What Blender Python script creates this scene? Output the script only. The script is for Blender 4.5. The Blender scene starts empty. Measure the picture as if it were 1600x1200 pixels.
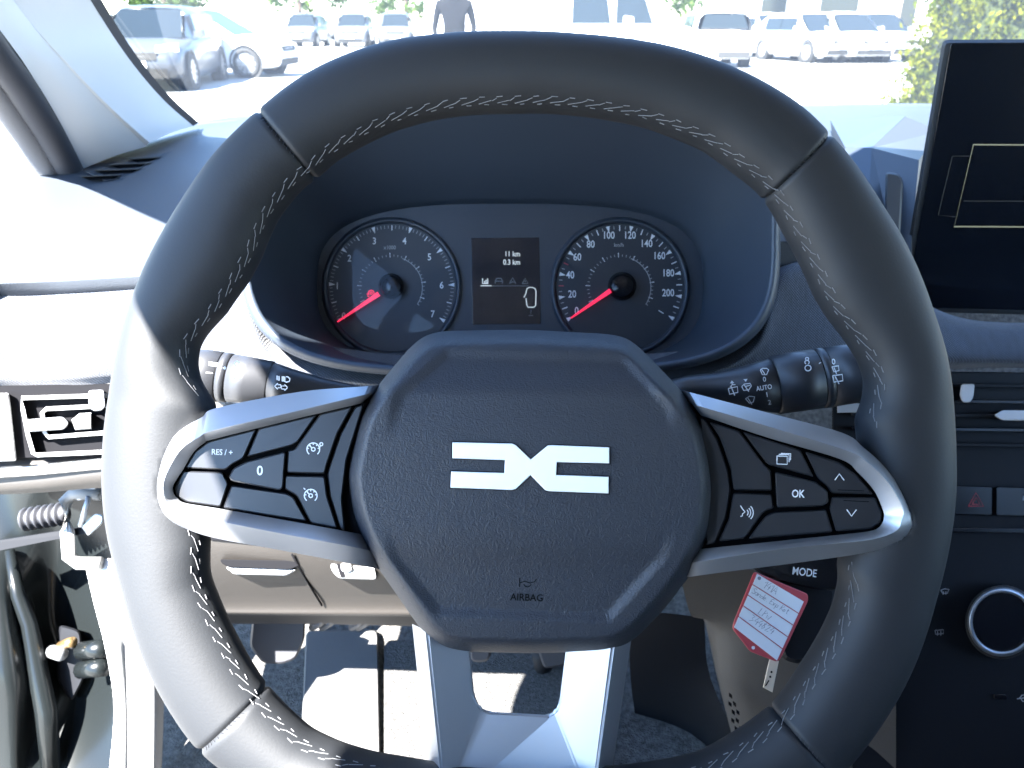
import bpy, bmesh, math, random
import numpy as np
from mathutils import Vector, Matrix
random.seed(7)
sc = bpy.context.scene
COL = sc.collection
# ------------------------------------------------------------------ camera
F = 1155.0                       # focal length in photo pixels (1600 wide)
PITCH = math.radians(26.07)
CAM = Vector((0, 0, 1.2))
FW = Vector((0, math.cos(PITCH), -math.sin(PITCH)))
UP = Vector((0, math.sin(PITCH), math.cos(PITCH)))
cam = bpy.data.cameras.new('camera')
cam.sensor_width = 36.0
cam.lens = 36.0 * F / 1600.0
cam.clip_start = 0.02
cam.clip_end = 2000
cam.dof.use_dof = True
cam.dof.focus_distance = 0.36
cam.dof.aperture_fstop = 19.0
co = bpy.data.objects.new('camera', cam)
COL.objects.link(co)
co.location = CAM
co.rotation_euler = (math.pi / 2 - PITCH, 0, 0)
sc.camera = co
# ------------------------------------------------------------------ light
SUN = Vector((1.0, 1.5, -2.4)).normalized()      # direction the sunlight travels
w = bpy.data.worlds.new('World')
sc.world = w
w.use_nodes = True
nt = w.node_tree
sky = nt.nodes.new('ShaderNodeTexSky')
sky.sky_type = 'NISHITA'
sky.sun_disc = False
sky.sun_elevation = math.asin(-SUN.z)
sky.sun_rotation = math.atan2(-SUN.x, -SUN.y)
sky.dust_density = 0.0
sky.ozone_density = 5.0
sky.air_density = 1.0
nt.links.new(sky.outputs[0], nt.nodes['Background'].inputs[0])
nt.nodes['Background'].inputs[1].default_value = 0.085
sl = bpy.data.lights.new('sun', 'SUN')
sl.energy = 5.0
sl.angle = math.radians(0.55)
sl.color = (1.0, 0.97, 0.93)
so = bpy.data.objects.new('sun', sl)
COL.objects.link(so)
so.rotation_euler = SUN.to_track_quat('-Z', 'Y').to_euler()
so.location = (-3, -2, 8)
vs = sc.view_settings
vs.view_transform = 'Standard'
vs.look = 'None'
vs.gamma = 1.0
vs.exposure = 4.3
vs.use_curve_mapping = False
sc.render.engine = 'CYCLES'
sc.cycles.max_bounces = 10
sc.cycles.diffuse_bounces = 6
sc.cycles.transparent_max_bounces = 16
# ------------------------------------------------------------------ helpers
def C(px, py, dep):
    """world point seen at photo pixel (px,py), dep metres along the optical axis"""
    return CAM + (FW + Vector((1, 0, 0)) * ((px - 800) / F) + UP * ((600 - py) / F)) * dep
def S(dep):
    """a plane facing the driver at the given distance; h raises a point off it"""
    return lambda px, py, h=0.0: C(px, py, dep - h)
def PL(p0, n):
    p0 = Vector(p0); n = Vector(n).normalized()
    def fn(px, py, h=0.0):
        d = FW + Vector((1, 0, 0)) * ((px - 800) / F) + UP * ((600 - py) / F)
        t = (p0 + n * h - CAM).dot(n) / d.dot(n)
        return CAM + d * t
    return fn
def G(px, py):
    d = FW + Vector((1, 0, 0)) * ((px - 800) / F) + UP * ((600 - py) / F)
    p = CAM + d * (-CAM.z / d.z)
    return Vector((p.x, p.y, 0))
MATS = {}
def mat(name, col, rough=0.5, metal=0.0, bump=None, spec=0.5, coat=0.0, var=None, weave=None, emit=None, sheen=0.0):
    if name in MATS: return MATS[name]
    m = bpy.data.materials.new(name)
    m.use_nodes = True
    t = m.node_tree; N = t.nodes; L = t.links
    b = N['Principled BSDF']
    b.inputs['Base Color'].default_value = (*col, 1)
    b.inputs['Roughness'].default_value = rough
    b.inputs['Metallic'].default_value = metal
    b.inputs['Specular IOR Level'].default_value = spec
    b.inputs['Coat Weight'].default_value = coat
    b.inputs['Coat Roughness'].default_value = 0.05
    if sheen:
        b.inputs['Sheen Weight'].default_value = sheen
        b.inputs['Sheen Roughness'].default_value = 0.5
    tc = N.new('ShaderNodeTexCoord')
    if var:                                   # (scale, amount) colour mottling
        no = N.new('ShaderNodeTexNoise'); no.inputs['Scale'].default_value = var[0]
        no.inputs['Detail'].default_value = 6
        L.new(tc.outputs['Object'], no.inputs['Vector'])
        mr = N.new('ShaderNodeMapRange')
        mr.inputs['From Min'].default_value = 0.3; mr.inputs['From Max'].default_value = 0.7
        mr.inputs['To Min'].default_value = 1 - var[1]; mr.inputs['To Max'].default_value = 1 + var[1]
        L.new(no.outputs[0], mr.inputs[0])
        mx = N.new('ShaderNodeVectorMath'); mx.operation = 'SCALE'
        mx.inputs[0].default_value = col
        L.new(mr.outputs[0], mx.inputs['Scale'])
        L.new(mx.outputs[0], b.inputs['Base Color'])
    if bump:                                  # (kind, scale, strength, distance)
        kind, scl, st, dist = bump
        if kind == 'grain':
            no = N.new('ShaderNodeTexVoronoi'); no.feature = 'SMOOTH_F1'
            no.inputs['Scale'].default_value = scl
            nz = N.new('ShaderNodeTexNoise'); nz.inputs['Scale'].default_value = scl * 0.35
            ad = N.new('ShaderNodeMixRGB'); ad.blend_type = 'LINEAR_LIGHT'; ad.inputs[0].default_value = 0.004
            L.new(tc.outputs['Object'], nz.inputs['Vector'])
            L.new(tc.outputs['Object'], ad.inputs[1]); L.new(nz.outputs['Color'], ad.inputs[2])
            L.new(ad.outputs[0], no.inputs['Vector'])
            src = no.outputs['Distance']
        else:
            no = N.new('ShaderNodeTexNoise'); no.inputs['Scale'].default_value = scl
            no.inputs['Detail'].default_value = 4
            L.new(tc.outputs['Object'], no.inputs['Vector'])
            src = no.outputs[0]
        bp = N.new('ShaderNodeBump'); bp.inputs['Strength'].default_value = st
        bp.inputs['Distance'].default_value = dist
        L.new(src, bp.inputs['Height']); L.new(bp.outputs[0], b.inputs['Normal'])
    if weave:                                 # twill cloth: two crossing thread bands + slub noise
        w1 = N.new('ShaderNodeTexWave'); w1.wave_type = 'BANDS'; w1.bands_direction = 'DIAGONAL'
        w1.inputs['Scale'].default_value = weave; w1.inputs['Distortion'].default_value = 1.5
        w1.inputs['Detail Scale'].default_value = 3
        w2 = N.new('ShaderNodeTexWave'); w2.wave_type = 'BANDS'; w2.bands_direction = 'X'
        w2.inputs['Scale'].default_value = weave * 1.3; w2.inputs['Distortion'].default_value = 2
        n3 = N.new('ShaderNodeTexNoise'); n3.inputs['Scale'].default_value = 260
        mp = N.new('ShaderNodeMapping'); mp.inputs['Scale'].default_value = (1, .25, .25)
        L.new(tc.outputs['Object'], mp.inputs[0]); L.new(mp.outputs[0], n3.inputs['Vector'])
        for q in (w1, w2): L.new(tc.outputs['Object'], q.inputs['Vector'])
        mu = N.new('ShaderNodeMath'); mu.operation = 'MULTIPLY'
        L.new(w1.outputs['Fac'], mu.inputs[0]); L.new(w2.outputs['Fac'], mu.inputs[1])
        m2 = N.new('ShaderNodeMath'); m2.operation = 'MULTIPLY'
        L.new(mu.outputs[0], m2.inputs[0]); L.new(n3.outputs[0], m2.inputs[1])
        rp = N.new('ShaderNodeMapRange'); rp.inputs['From Max'].default_value = 0.5
        rp.inputs['To Min'].default_value = 0.55; rp.inputs['To Max'].default_value = 2.6
        L.new(m2.outputs[0], rp.inputs[0])
        mx = N.new('ShaderNodeVectorMath'); mx.operation = 'SCALE'
        mx.inputs[0].default_value = col
        L.new(rp.outputs[0], mx.inputs['Scale']); L.new(mx.outputs[0], b.inputs['Base Color'])
        bp = N.new('ShaderNodeBump'); bp.inputs['Strength'].default_value = .6; bp.inputs['Distance'].default_value = .0005
        L.new(mu.outputs[0], bp.inputs['Height']); L.new(bp.outputs[0], b.inputs['Normal'])
    if emit:
        b.inputs['Emission Color'].default_value = (*emit[0], 1)
        b.inputs['Emission Strength'].default_value = emit[1]
    MATS[name] = m
    return m
def glass(name, tint, refl):
    m = bpy.data.materials.new(name); m.use_nodes = True
    t = m.node_tree; N = t.nodes; L = t.links
    N.remove(N['Principled BSDF'])
    tr = N.new('ShaderNodeBsdfTransparent'); tr.inputs[0].default_value = (*tint, 1)
    gl = N.new('ShaderNodeBsdfGlossy'); gl.inputs['Roughness'].default_value = 0.02
    fr = N.new('ShaderNodeFresnel'); fr.inputs[0].default_value = 1.45
    mu = N.new('ShaderNodeMath'); mu.operation = 'MULTIPLY'; mu.inputs[1].default_value = refl
    L.new(fr.outputs[0], mu.inputs[0])
    mx = N.new('ShaderNodeMixShader')
    L.new(mu.outputs[0], mx.inputs[0]); L.new(tr.outputs[0], mx.inputs[1]); L.new(gl.outputs[0], mx.inputs[2])
    L.new(mx.outputs[0], N['Material Output'].inputs[0])
    return m
M_leather = mat('leather_smooth', (.0112, .0124, .0145), .6, spec=.36, bump=('noise', 900, .12, .0004))
M_grain = mat('leather_grain', (.0115, .0145, .021), .56, bump=('grain', 980, .42, .0006))
M_silver = mat('satin_silver', (.36, .37, .39), .46, .85)
M_badge = mat('badge_silver', (.90, .93, .94), .32, .25, coat=.4)
M_button = mat('button_black', (.013, .014, .017), .36)
M_stalk = mat('stalk_black', (.018, .019, .022), .42)
M_pocket = mat('pocket_black', (.004, .004, .005), .8, spec=.08)
M_print = mat('print_white', (.62, .64, .66), .6)
M_thread = mat('thread_grey', (.135, .138, .145), .8)
M_dashblk = mat('dash_plastic', (.026, .032, .042), .55, bump=('grain', 900, .25, .0006))
M_hood = mat('hood_plastic', (.024, .033, .048), .5, bump=('noise', 1200, .15, .0004))
M_fabric = mat('twill_fabric', (.026, .031, .043), .9, weave=230, sheen=.2)
M_panel = mat('cluster_panel', (.024, .033, .048), .45)
M_dial = mat('dial_face', (.015, .021, .031), .5)
M_red = mat('needle_red', (.75, .02, .06), .4, emit=((1, .03, .10), .06))
M_tickred = mat('tick_red', (.35, .04, .06), .5)
M_lcd = mat('lcd_black', (.008, .009, .016), .25)
M_lcdpix = mat('lcd_pixels', (.5, .52, .5), .5, emit=((.8, .85, .8), .03))
M_lcddim = mat('lcd_pixels_dim', (.12, .13, .14), .5)
M_screen = mat('screen_glass', (.003, .0045, .008), .16, spec=.4)
M_amber = mat('screen_frame_glow', (.12, .12, .08), .5, emit=((.85, .88, .58), .012))
M_amberdim = mat('screen_frame_dim', (.02, .02, .02), .5, emit=((.5, .5, .5), .002))
M_housing = mat('display_housing', (.03, .032, .036), .45)
M_black = mat('console_black', (.0030, .0036, .0055), .6, spec=.25)
M_gloss = mat('gloss_black', (.004, .004, .006), .2, spec=.3)
M_chrome = mat('chrome_trim', (.75, .76, .78), .18, 1.0)
M_pillar = mat('pillar_trim', (.60, .59, .57), .75, bump=('grain', 700, .15, .0005))
M_rubber = mat('rubber_seal', (.02, .021, .026), .65)
M_ribseal = mat('ribbed_seal', (.10, .10, .105), .7, bump=('noise', 300, .3, .001))
M_liner = mat('headliner', (.27, .27, .27), .95)
M_lower = mat('lower_panel', (.019, .0163, .014), .6, bump=('grain', 800, .2, .0006))
M_paint = mat('body_paint', (.0055, .0068, .0072), .25, 0, spec=.22)
M_carpet = mat('carpet', (.10, .095, .087), .98, bump=('noise', 500, 1.0, .004), var=(180, .5))
M_knee = mat('knee_plastic', (.055, .046, .038), .6, bump=('grain', 800, .2, .0006))
M_white = mat('sill_trim', (.45, .45, .45), .6)
M_kick = mat('kick_trim', (.22, .22, .215), .6)
M_tagred = mat('tag_red', (.45, .06, .07), .5)
M_paper = mat('tag_paper', (.72, .73, .75), .7)
M_ink = mat('pencil_ink', (.22, .22, .25), .8)
M_wood = mat('strip_beige', (.60, .48, .36), .6)
M_brass = mat('brass', (.22, .15, .07), .35, .8)
M_metalg = mat('zinc_metal', (.34, .35, .36), .45, .7)
M_ring = mat('knob_ring_satin', (.34, .35, .37), .35, .8)
M_hazred = mat('hazard_red', (.25, .01, .015), .5)
M_icon = mat('icon_grey', (.28, .29, .30), .6)

def tag(o, label, cat, group=None):
    o['label'] = label; o['category'] = cat
    if group: o['group'] = group
    return o
def thing(name, label, cat, loc, group=None):
    o = bpy.data.objects.new(name, None)
    COL.objects.link(o); o.location = loc; o.empty_display_size = .02
    return tag(o, label, cat, group)
def mk(name, verts, faces, m, parent=None, smooth=False, kind=None, fix=True, ms=None, fm=None):
    me = bpy.data.meshes.new(name)
    org = Vector(parent.location) if parent is not None and parent.type == 'EMPTY' else Vector((0, 0, 0))
    if parent is not None and parent.parent is not None: org = Vector(parent.parent.location)
    me.from_pydata([Vector(v) - org for v in verts], [], faces)
    if fix:
        bm = bmesh.new(); bm.from_mesh(me)
        bmesh.ops.recalc_face_normals(bm, faces=bm.faces)
        bm.to_mesh(me); bm.free()
    if smooth:
        for p in me.polygons: p.use_smooth = True
    me.materials.append(m)
    if ms:
        for x in ms: me.materials.append(x)
    if fm:
        for i, p in enumerate(me.polygons): p.material_index = fm(i)
    me.update()
    o = bpy.data.objects.new(name, me)
    COL.objects.link(o)
    if parent is not None: o.parent = parent
    if kind: o['kind'] = kind
    return o
def loft(name, rings, m, parent=None, cu=True, cv=False, cap=False, smooth=True, kind=None):
    """rings: list of equal-length point lists; cu closes each ring, cv closes the sequence"""
    n = len(rings[0]); R = len(rings)
    vs_ = [p for r in rings for p in r]
    fs = []
    for i in range(R if cv else R - 1):
        a = i * n; b = ((i + 1) % R) * n
        for j in range(n if cu else n - 1):
            k = (j + 1) % n
            fs.append((a + j, a + k, b + k, b + j))
    if cap:
        fs.append(tuple(range(n))); fs.append(tuple((R - 1) * n + j for j in range(n)))
    return mk(name, vs_, fs, m, parent, smooth, kind)
def tube(name, pts, rad, m, parent=None, seg=8, cap=True, kind=None):
    pts = [Vector(p) for p in pts]
    rings = []
    ref = Vector((.13, .37, .92))
    for i, p in enumerate(pts):
        d = (pts[min(i + 1, len(pts) - 1)] - pts[max(i - 1, 0)]).normalized()
        u = d.cross(ref)
        if u.length < .05: u = d.cross(Vector((1, 0, 0)))
        u.normalize(); v = d.cross(u)
        r = rad[i] if isinstance(rad, (list, tuple)) else rad
        rings.append([p + (u * math.cos(2 * math.pi * k / seg) + v * math.sin(2 * math.pi * k / seg)) * r for k in range(seg)])
    return loft(name, rings, m, parent, True, False, cap, True, kind)
def offset_poly(P, d):
    """move polygon inwards by d (pixels, y down)"""
    n = len(P)
    A = sum(P[i][0] * P[(i + 1) % n][1] - P[(i + 1) % n][0] * P[i][1] for i in range(n))
    s = 1 if A > 0 else -1
    out = []
    for i in range(n):
        p0, p1, p2 = P[i - 1], P[i], P[(i + 1) % n]
        e1 = (p1[0] - p0[0], p1[1] - p0[1]); e2 = (p2[0] - p1[0], p2[1] - p1[1])
        l1 = math.hypot(*e1) or 1; l2 = math.hypot(*e2) or 1
        n1 = (-e1[1] / l1 * s, e1[0] / l1 * s); n2 = (-e2[1] / l2 * s, e2[0] / l2 * s)
        b = (n1[0] + n2[0], n1[1] + n2[1]); bb = b[0] ** 2 + b[1] ** 2
        k = 2 / bb if bb > .5 else 2 / .5
        out.append((p1[0] + b[0] * d * k, p1[1] + b[1] * d * k))
    return out
def roundc(P, r, seg=3):
    """round polygon corners by cutting r pixels off each"""
    out = []
    n = len(P)
    for i in range(n):
        p0, p1, p2 = P[i - 1], P[i], P[(i + 1) % n]
        l1 = math.hypot(p0[0] - p1[0], p0[1] - p1[1]); l2 = math.hypot(p2[0] - p1[0], p2[1] - p1[1])
        a = min(r, l1 * .45) / max(l1, 1e-6); b = min(r, l2 * .45) / max(l2, 1e-6)
        q0 = (p1[0] + (p0[0] - p1[0]) * a, p1[1] + (p0[1] - p1[1]) * a)
        q2 = (p1[0] + (p2[0] - p1[0]) * b, p1[1] + (p2[1] - p1[1]) * b)
        for k in range(seg + 1):
            t = k / seg
            out.append(((1 - t) ** 2 * q0[0] + 2 * t * (1 - t) * p1[0] + t * t * q2[0],
                        (1 - t) ** 2 * q0[1] + 2 * t * (1 - t) * p1[1] + t * t * q2[1]))
    return out
def plate(name, P, sp, top, bot, m, parent=None, cham=1.2, chd=None, smooth=False, hf=None):
    """solid plate with a chamfered front edge; P in pixels on plane sp; hf(px,py) adds height"""
    n = len(P)
    if chd is None: chd = cham * .0003
    inn = offset_poly(P, cham)
    H = hf or (lambda x, y: 0)
    vs_ = [sp(x, y, top + H(x, y)) for x, y in inn] + [sp(x, y, top - chd + H(x, y)) for x, y in P] + [sp(x, y, bot) for x, y in P]
    fs = [tuple(range(n))]
    for a in (0, n):
        for i in range(n):
            k = (i + 1) % n
            fs.append((a + i, a + k, a + n + k, a + n + i))
    fs.append(tuple(range(2 * n, 3 * n)))
    return mk(name, vs_, fs, m, parent, smooth)
def sheet(name, rows, m, parent=None, smooth=True, sub=4, kind=None, thick=0.0):
    """smooth surface through a grid of world points (Catmull-Rom both ways)"""
    def cr(a, b, c, d, t):
        return .5 * ((2 * b) + (c - a) * t + (2 * a - 5 * b + 4 * c - d) * t * t + (3 * b - a - 3 * c + d) * t ** 3)
    def dens(line):
        out = []
        n = len(line)
        for i in range(n - 1):
            a = line[i - 1] if i > 0 else line[i] * 2 - line[i + 1]
            d = line[i + 2] if i + 2 < n else line[i + 1] * 2 - line[i]
            for k in range(sub): out.append(cr(a, line[i], line[i + 1], d, k / sub))
        out.append(line[-1])
        return out
    g = [dens([Vector(p) for p in r]) for r in rows]
    g = list(map(list, zip(*[dens(list(c)) for c in zip(*g)])))
    return loft(name, g, m, parent, False, False, False, smooth, kind)
def box(name, c, sx, sy, sz, m, parent=None, rot=None, bev=0.0):
    bm = bmesh.new()
    bmesh.ops.create_cube(bm, size=1)
    for v in bm.verts: v.co = Vector((v.co.x * sx, v.co.y * sy, v.co.z * sz))
    if bev: bmesh.ops.bevel(bm, geom=bm.edges[:], offset=bev, segments=2, affect='EDGES', profile=.5)
    R = rot if rot is not None else Matrix.Identity(3)
    vs_ = [Vector(c) + R @ v.co for v in bm.verts]
    fs = [tuple(v.index for v in f.verts) for f in bm.faces]
    bm.free()
    return mk(name, vs_, fs, m, parent)
def hexa(name, f4, b4, m, parent=None):
    """solid from a front quad and a back quad"""
    return mk(name, list(f4) + list(b4), [(0, 1, 2, 3), (4, 5, 6, 7), (0, 1, 5, 4), (1, 2, 6, 5), (2, 3, 7, 6), (3, 0, 4, 7)], m, parent)
# ---- lettering: all strings turned to meshes in one go with the built-in font
STR = ['0', '1', '2', '3', '4', '5', '6', '7', '20', '40', '60', '80', '100', '120', '140', '160', '180', '200',
       'x1000', 'km/h', '11 km', '0.3 km', 'RES / +', 'OK', 'AUTO', 'MODE', 'AIRBAG', 'PASS', '?', '!']
GLY = {}
tmp = []
for s in STR:
    cu = bpy.data.curves.new('font', 'FONT'); cu.body = s; cu.align_x = 'CENTER'; cu.align_y = 'CENTER'
    cu.resolution_u = 3; cu.offset = .012
    o = bpy.data.objects.new('font', cu); COL.objects.link(o); tmp.append((s, o))
dg = bpy.context.evaluated_depsgraph_get()
for s, o in tmp:
    me = bpy.data.meshes.new_from_object(o.evaluated_get(dg))
    GLY[s] = ([(v.co.x, v.co.y) for v in me.vertices], [tuple(p.vertices) for p in me.polygons])
    bpy.data.meshes.remove(me)
for s, o in tmp:
    cu = o.data; bpy.data.objects.remove(o); bpy.data.curves.remove(cu)
def text(name, s, sp, px, py, size, m, parent, rot=0, h=.0003, sx=1.0):
    V, Fc = GLY[s]
    c, q = math.cos(math.radians(rot)), math.sin(math.radians(rot))
    return mk(name, [sp(px + (x * sx * c + y * q) * size, py + (x * sx * q - y * c) * size, h) for x, y in V], Fc, m, parent, fix=False)
def strokes(name, lines, sp, wd, m, parent, h=.0003, kind=None):
    """flat printed strokes: polylines in pixels"""
    vs_, fs = [], []
    for ln in lines:
        n = len(ln)
        base = len(vs_)
        for i in range(n):
            a = ln[max(i - 1, 0)]; b = ln[min(i + 1, n - 1)]
            dx, dy = b[0] - a[0], b[1] - a[1]; l = math.hypot(dx, dy) or 1
            nx, ny = -dy / l * wd / 2, dx / l * wd / 2
            vs_ += [sp(ln[i][0] + nx, ln[i][1] + ny, h), sp(ln[i][0] - nx, ln[i][1] - ny, h)]
        for i in range(n - 1):
            fs.append((base + 2 * i, base + 2 * i + 1, base + 2 * i + 3, base + 2 * i + 2))
    return mk(name, vs_, fs, m, parent, fix=False, kind=kind)
def arc(cx, cy, r, a0, a1, n=12, ry=None):
    ry = ry or r
    return [(cx + r * math.cos(math.radians(a0 + (a1 - a0) * i / n)), cy - ry * math.sin(math.radians(a0 + (a1 - a0) * i / n))) for i in range(n + 1)]
def polar_curve(P, cx, cy, n=720, win=9):
    an = np.array([math.atan2(cy - y, x - cx) for x, y in P]); r = np.array([math.hypot(x - cx, y - cy) for x, y in P])
    o = np.argsort(an); an = an[o]; r = r[o]
    t = np.linspace(-math.pi, math.pi, n, endpoint=False)
    v = np.interp(t, an, r, period=2 * math.pi)
    k = np.hanning(win + 2)[1:-1]; k /= k.sum()
    v = np.convolve(np.concatenate([v[-win:], v, v[:win]]), k, 'same')[win:-win]
    return lambda a: float(np.interp(a, t, v, period=2 * math.pi))

# =================================================================== GROUND AND LOT
M_ground = mat('pale_paving', (.26, .255, .235), .9, bump=('noise', 6, .3, .02), var=(.8, .12))
def ground_sheet():
    o = mk('ground', [(-400, -200, 0), (400, -200, 0), (400, 700, 0), (-400, 700, 0)], [(0, 1, 2, 3)], M_ground)
    o['kind'] = 'structure'
ground_sheet()

# =================================================================== STEERING WHEEL
D = .325
W = S(D)
PX = D / F
WC = (828, 690)
wheel = thing('steering_wheel', 'black leather steering wheel with silver spokes and stitched inner edge', 'steering wheel', C(828, 690, D + .03))
OUT = [(800,56),(900,60),(975,67),(1037,77),(1100,95),(1150,114),(1200,140),(1250,172),(1289,212),(1320,247),(1355,297),(1372,325),(1400,367),(1430,430),(1452,495),(1470,555),(1477,600),(1484,700),(1484,780),(1476,840),(1467,885),(1452,939),(1410,1056),(1359,1140),(1311,1200),(1230,1262),(1120,1300),(960,1318),(828,1320),(690,1312),(560,1288),(450,1246),(380,1212),(315,1164),(255,1074),(228,1017),(212,965),(195,905),(178,850),(167,770),(168,700),(180,600),(195,530),(209,480),(221,445),(259,366),(300,300),(337,247),(400,185),(450,142),(500,110),(550,89),(600,72),(650,64),(700,59)]
INN = [(800,174),(900,177),(962,186),(1012,197),(1060,215),(1098,231),(1122,247),(1147,267),(1187,298),(1207,325),(1232,372),(1257,420),(1275,462),(1295,495),(1325,532),(1347,567),(1356,595),(1353,625),(1340,655),(1345,740),(1330,830),(1312,880),(1315,909),(1305,951),(1287,990),(1254,1044),(1212,1104),(1150,1150),(1094,1182),(1016,1198),(900,1205),(760,1205),(664,1196),(628,1190),(580,1182),(529,1167),(484,1146),(448,1113),(410,1071),(366,996),(339,939),(324,900),(325,843),(318,740),(325,660),(337,635),(309,595),(304,570),(306,545),(317,525),(350,490),(386,440),(405,405),(432,340),(470,292),(500,270),(519,252),(565,225),(614,202),(677,184),(787,174)]
fo = polar_curve(OUT, *WC, win=21); fi = polar_curve(INN, *WC, n=1440, win=15)
BD = .0165
NRM = -FW
SPK_R = [(1063,609),(1200,645),(1315,676),(1349,699),(1380,727),(1408,764),(1430,803),(1432,822),(1422,840),(1405,850),(1352,864),(1240,880),(1085,900)]
SPK_L = [(600,600),(470,612),(340,637),(315,652),(280,674),(257,703),(245,740),(243,772),(250,798),(268,815),(325,838),(440,860),(570,885)]
SPK_R = roundc(SPK_R, 26, 5); SPK_L = roundc(SPK_L, 26, 5)
def sdist(P, x, y):
    """signed distance to polygon, + inside"""
    best = 1e9; ins = False; n = len(P)
    for i in range(n):
        x1, y1 = P[i]; x2, y2 = P[(i + 1) % n]
        dx, dy = x2 - x1, y2 - y1
        t = max(0, min(1, ((x - x1) * dx + (y - y1) * dy) / (dx * dx + dy * dy)))
        best = min(best, math.hypot(x - x1 - t * dx, y - y1 - t * dy))
        if (y1 > y) != (y2 > y) and x < (x2 - x1) * (y - y1) / (y2 - y1) + x1: ins = not ins
    return best if ins else -best
def rim_point(a, phi, shrink=0.0, lift=0.0):
    ro, ri = fo(a), fi(a)
    mid = (ro + ri) / 2; hw = (ro - ri) / 2 - shrink / PX
    cs, sn = math.cos(phi), math.sin(phi)
    e = .92
    cs = math.copysign(abs(cs) ** e, cs); sn = math.copysign(abs(sn) ** e, sn)
    r = mid + (hw + lift / PX) * cs
    h = (BD - shrink + lift) * sn
    x, y = WC[0] + r * math.cos(a), WC[1] - r * math.sin(a)
    if abs(math.sin(a)) < .52 and h > -.008:            # leather dips to meet the spoke trim
        k_ = D / (D - max(h, 0))
        d = sdist(SPK_R if x > WC[0] else SPK_L, 800 + (x - 800) * k_, 600 + (y - 600) * k_)
        if d > 4: h = min(h, .0165 - min(d - 4, 16) / 16 * .016)
    return W(x, y, 0) + NRM * h
def ang(px, py): return math.atan2(WC[1] - py, px - WC[0])
seams = [ang(445, 222), ang(1250, 255), ang(358, 1127), ang(1254, 1158)]
sTL, sTR, sBL, sBR = seams
def rim_segment(name, a0, a1, n, label):
    rings = []
    da = (a1 - a0)
    for i in range(n + 1):
        a = a0 + da * i / n
        d0 = min(abs(a - a0), abs(a1 - a)) * 560 * PX      # metres from the seam
        sh = .0016 * max(0, 1 - d0 / .0022) ** 2
        rings.append([rim_point(a, 2 * math.pi * k / 72, sh) for k in range(72)])
    # extra tight rings at the seams
    o = loft(name, rings, M_leather, wheel)
    if label: o['label'] = label
    return o
tau = 2 * math.pi
def fine(a0, a1, n):
    return a0, a1, n
rim_segment('rim_leather', sTR, sTL, 300, 'leather wrap along the top of the wheel rim')
rim_segment('rim_leather', sTL, sBL + tau, 300, 'leather wrap over the sunlit side of the wheel rim')
rim_segment('rim_leather', sBL, sBR, 200, 'leather wrap along the bottom of the wheel rim')
rim_segment('rim_leather', sBR, sTR, 300, 'leather wrap over the shaded side of the wheel rim')
# core under the seams
loft('rim_core', [[rim_point(tau * i / 240, tau * k / 16, .0022) for k in range(16)] for i in range(240)], M_pocket, wheel, True, True)
# stitching
def thread_mesh():
    vs_, fs = [], []
    def seg(p, q, r=.00017):
        d = (q - p)
        if d.length < 1e-6: return
        d.normalize(); u = d.cross(NRM).normalized(); v = d.cross(u)
        b = len(vs_)
        for e in (p, q):
            for k in range(4):
                t = tau * k / 4 + .78
                vs_.append(e + (u * math.cos(t) + v * math.sin(t)) * r)
        for k in range(4):
            fs.append((b + k, b + (k + 1) % 4, b + 4 + (k + 1) % 4, b + 4 + k))
        fs.append((b, b + 1, b + 2, b + 3)); fs.append((b + 4, b + 5, b + 6, b + 7))
    # march along the inner edge with equal pitch
    a = -math.pi; pitch = 27.0
    while a < math.pi:
        r = fi(a)
        da = pitch / r
        dg_ = math.degrees(a)
        if not (-19 < dg_ < 4 or dg_ > 173 or dg_ < -162):
            def P(s, t):
                s += random.uniform(-.03, .03)
                phi = math.radians(160 - 15 * t + random.uniform(-1, 1))
                return rim_point(a - da * s, phi, 0, .0001)
            seg(P(0, .12), P(.72, .5)); seg(P(.72, .5), P(1.0, .8)); seg(P(1.02, .95), P(1.36, .98), .0002)
            seg(P(.28, -.08), P(.55, -.05), .0002)
        a += da
    mk('stitching', vs_, fs, M_thread, wheel, kind='stuff')
thread_mesh()
# seam thread dots at the four cross seams
def seam_threads():
    for sname, a in zip('abcd', seams):
        vs_, fs = [], []
        for i in range(11):
            phi = math.radians(55 + 7 * i)
            p = rim_point(a, phi, .0014); q = rim_point(a + .006, phi + .05, .0004)
            d = (q - p).normalized(); u = d.cross(NRM + Vector((.1, .2, .1))).normalized(); v = d.cross(u); b = len(vs_)
            for e in (p, q):
                for k in range(3):
                    vs_.append(e + (u * math.cos(tau * k / 3) + v * math.sin(tau * k / 3)) * .00022)
            for k in range(3): fs.append((b + k, b + (k + 1) % 3, b + 3 + (k + 1) % 3, b + 3 + k))
        mk('seam_thread', vs_, fs, M_rubber, wheel, kind='stuff')
seam_threads()

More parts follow.
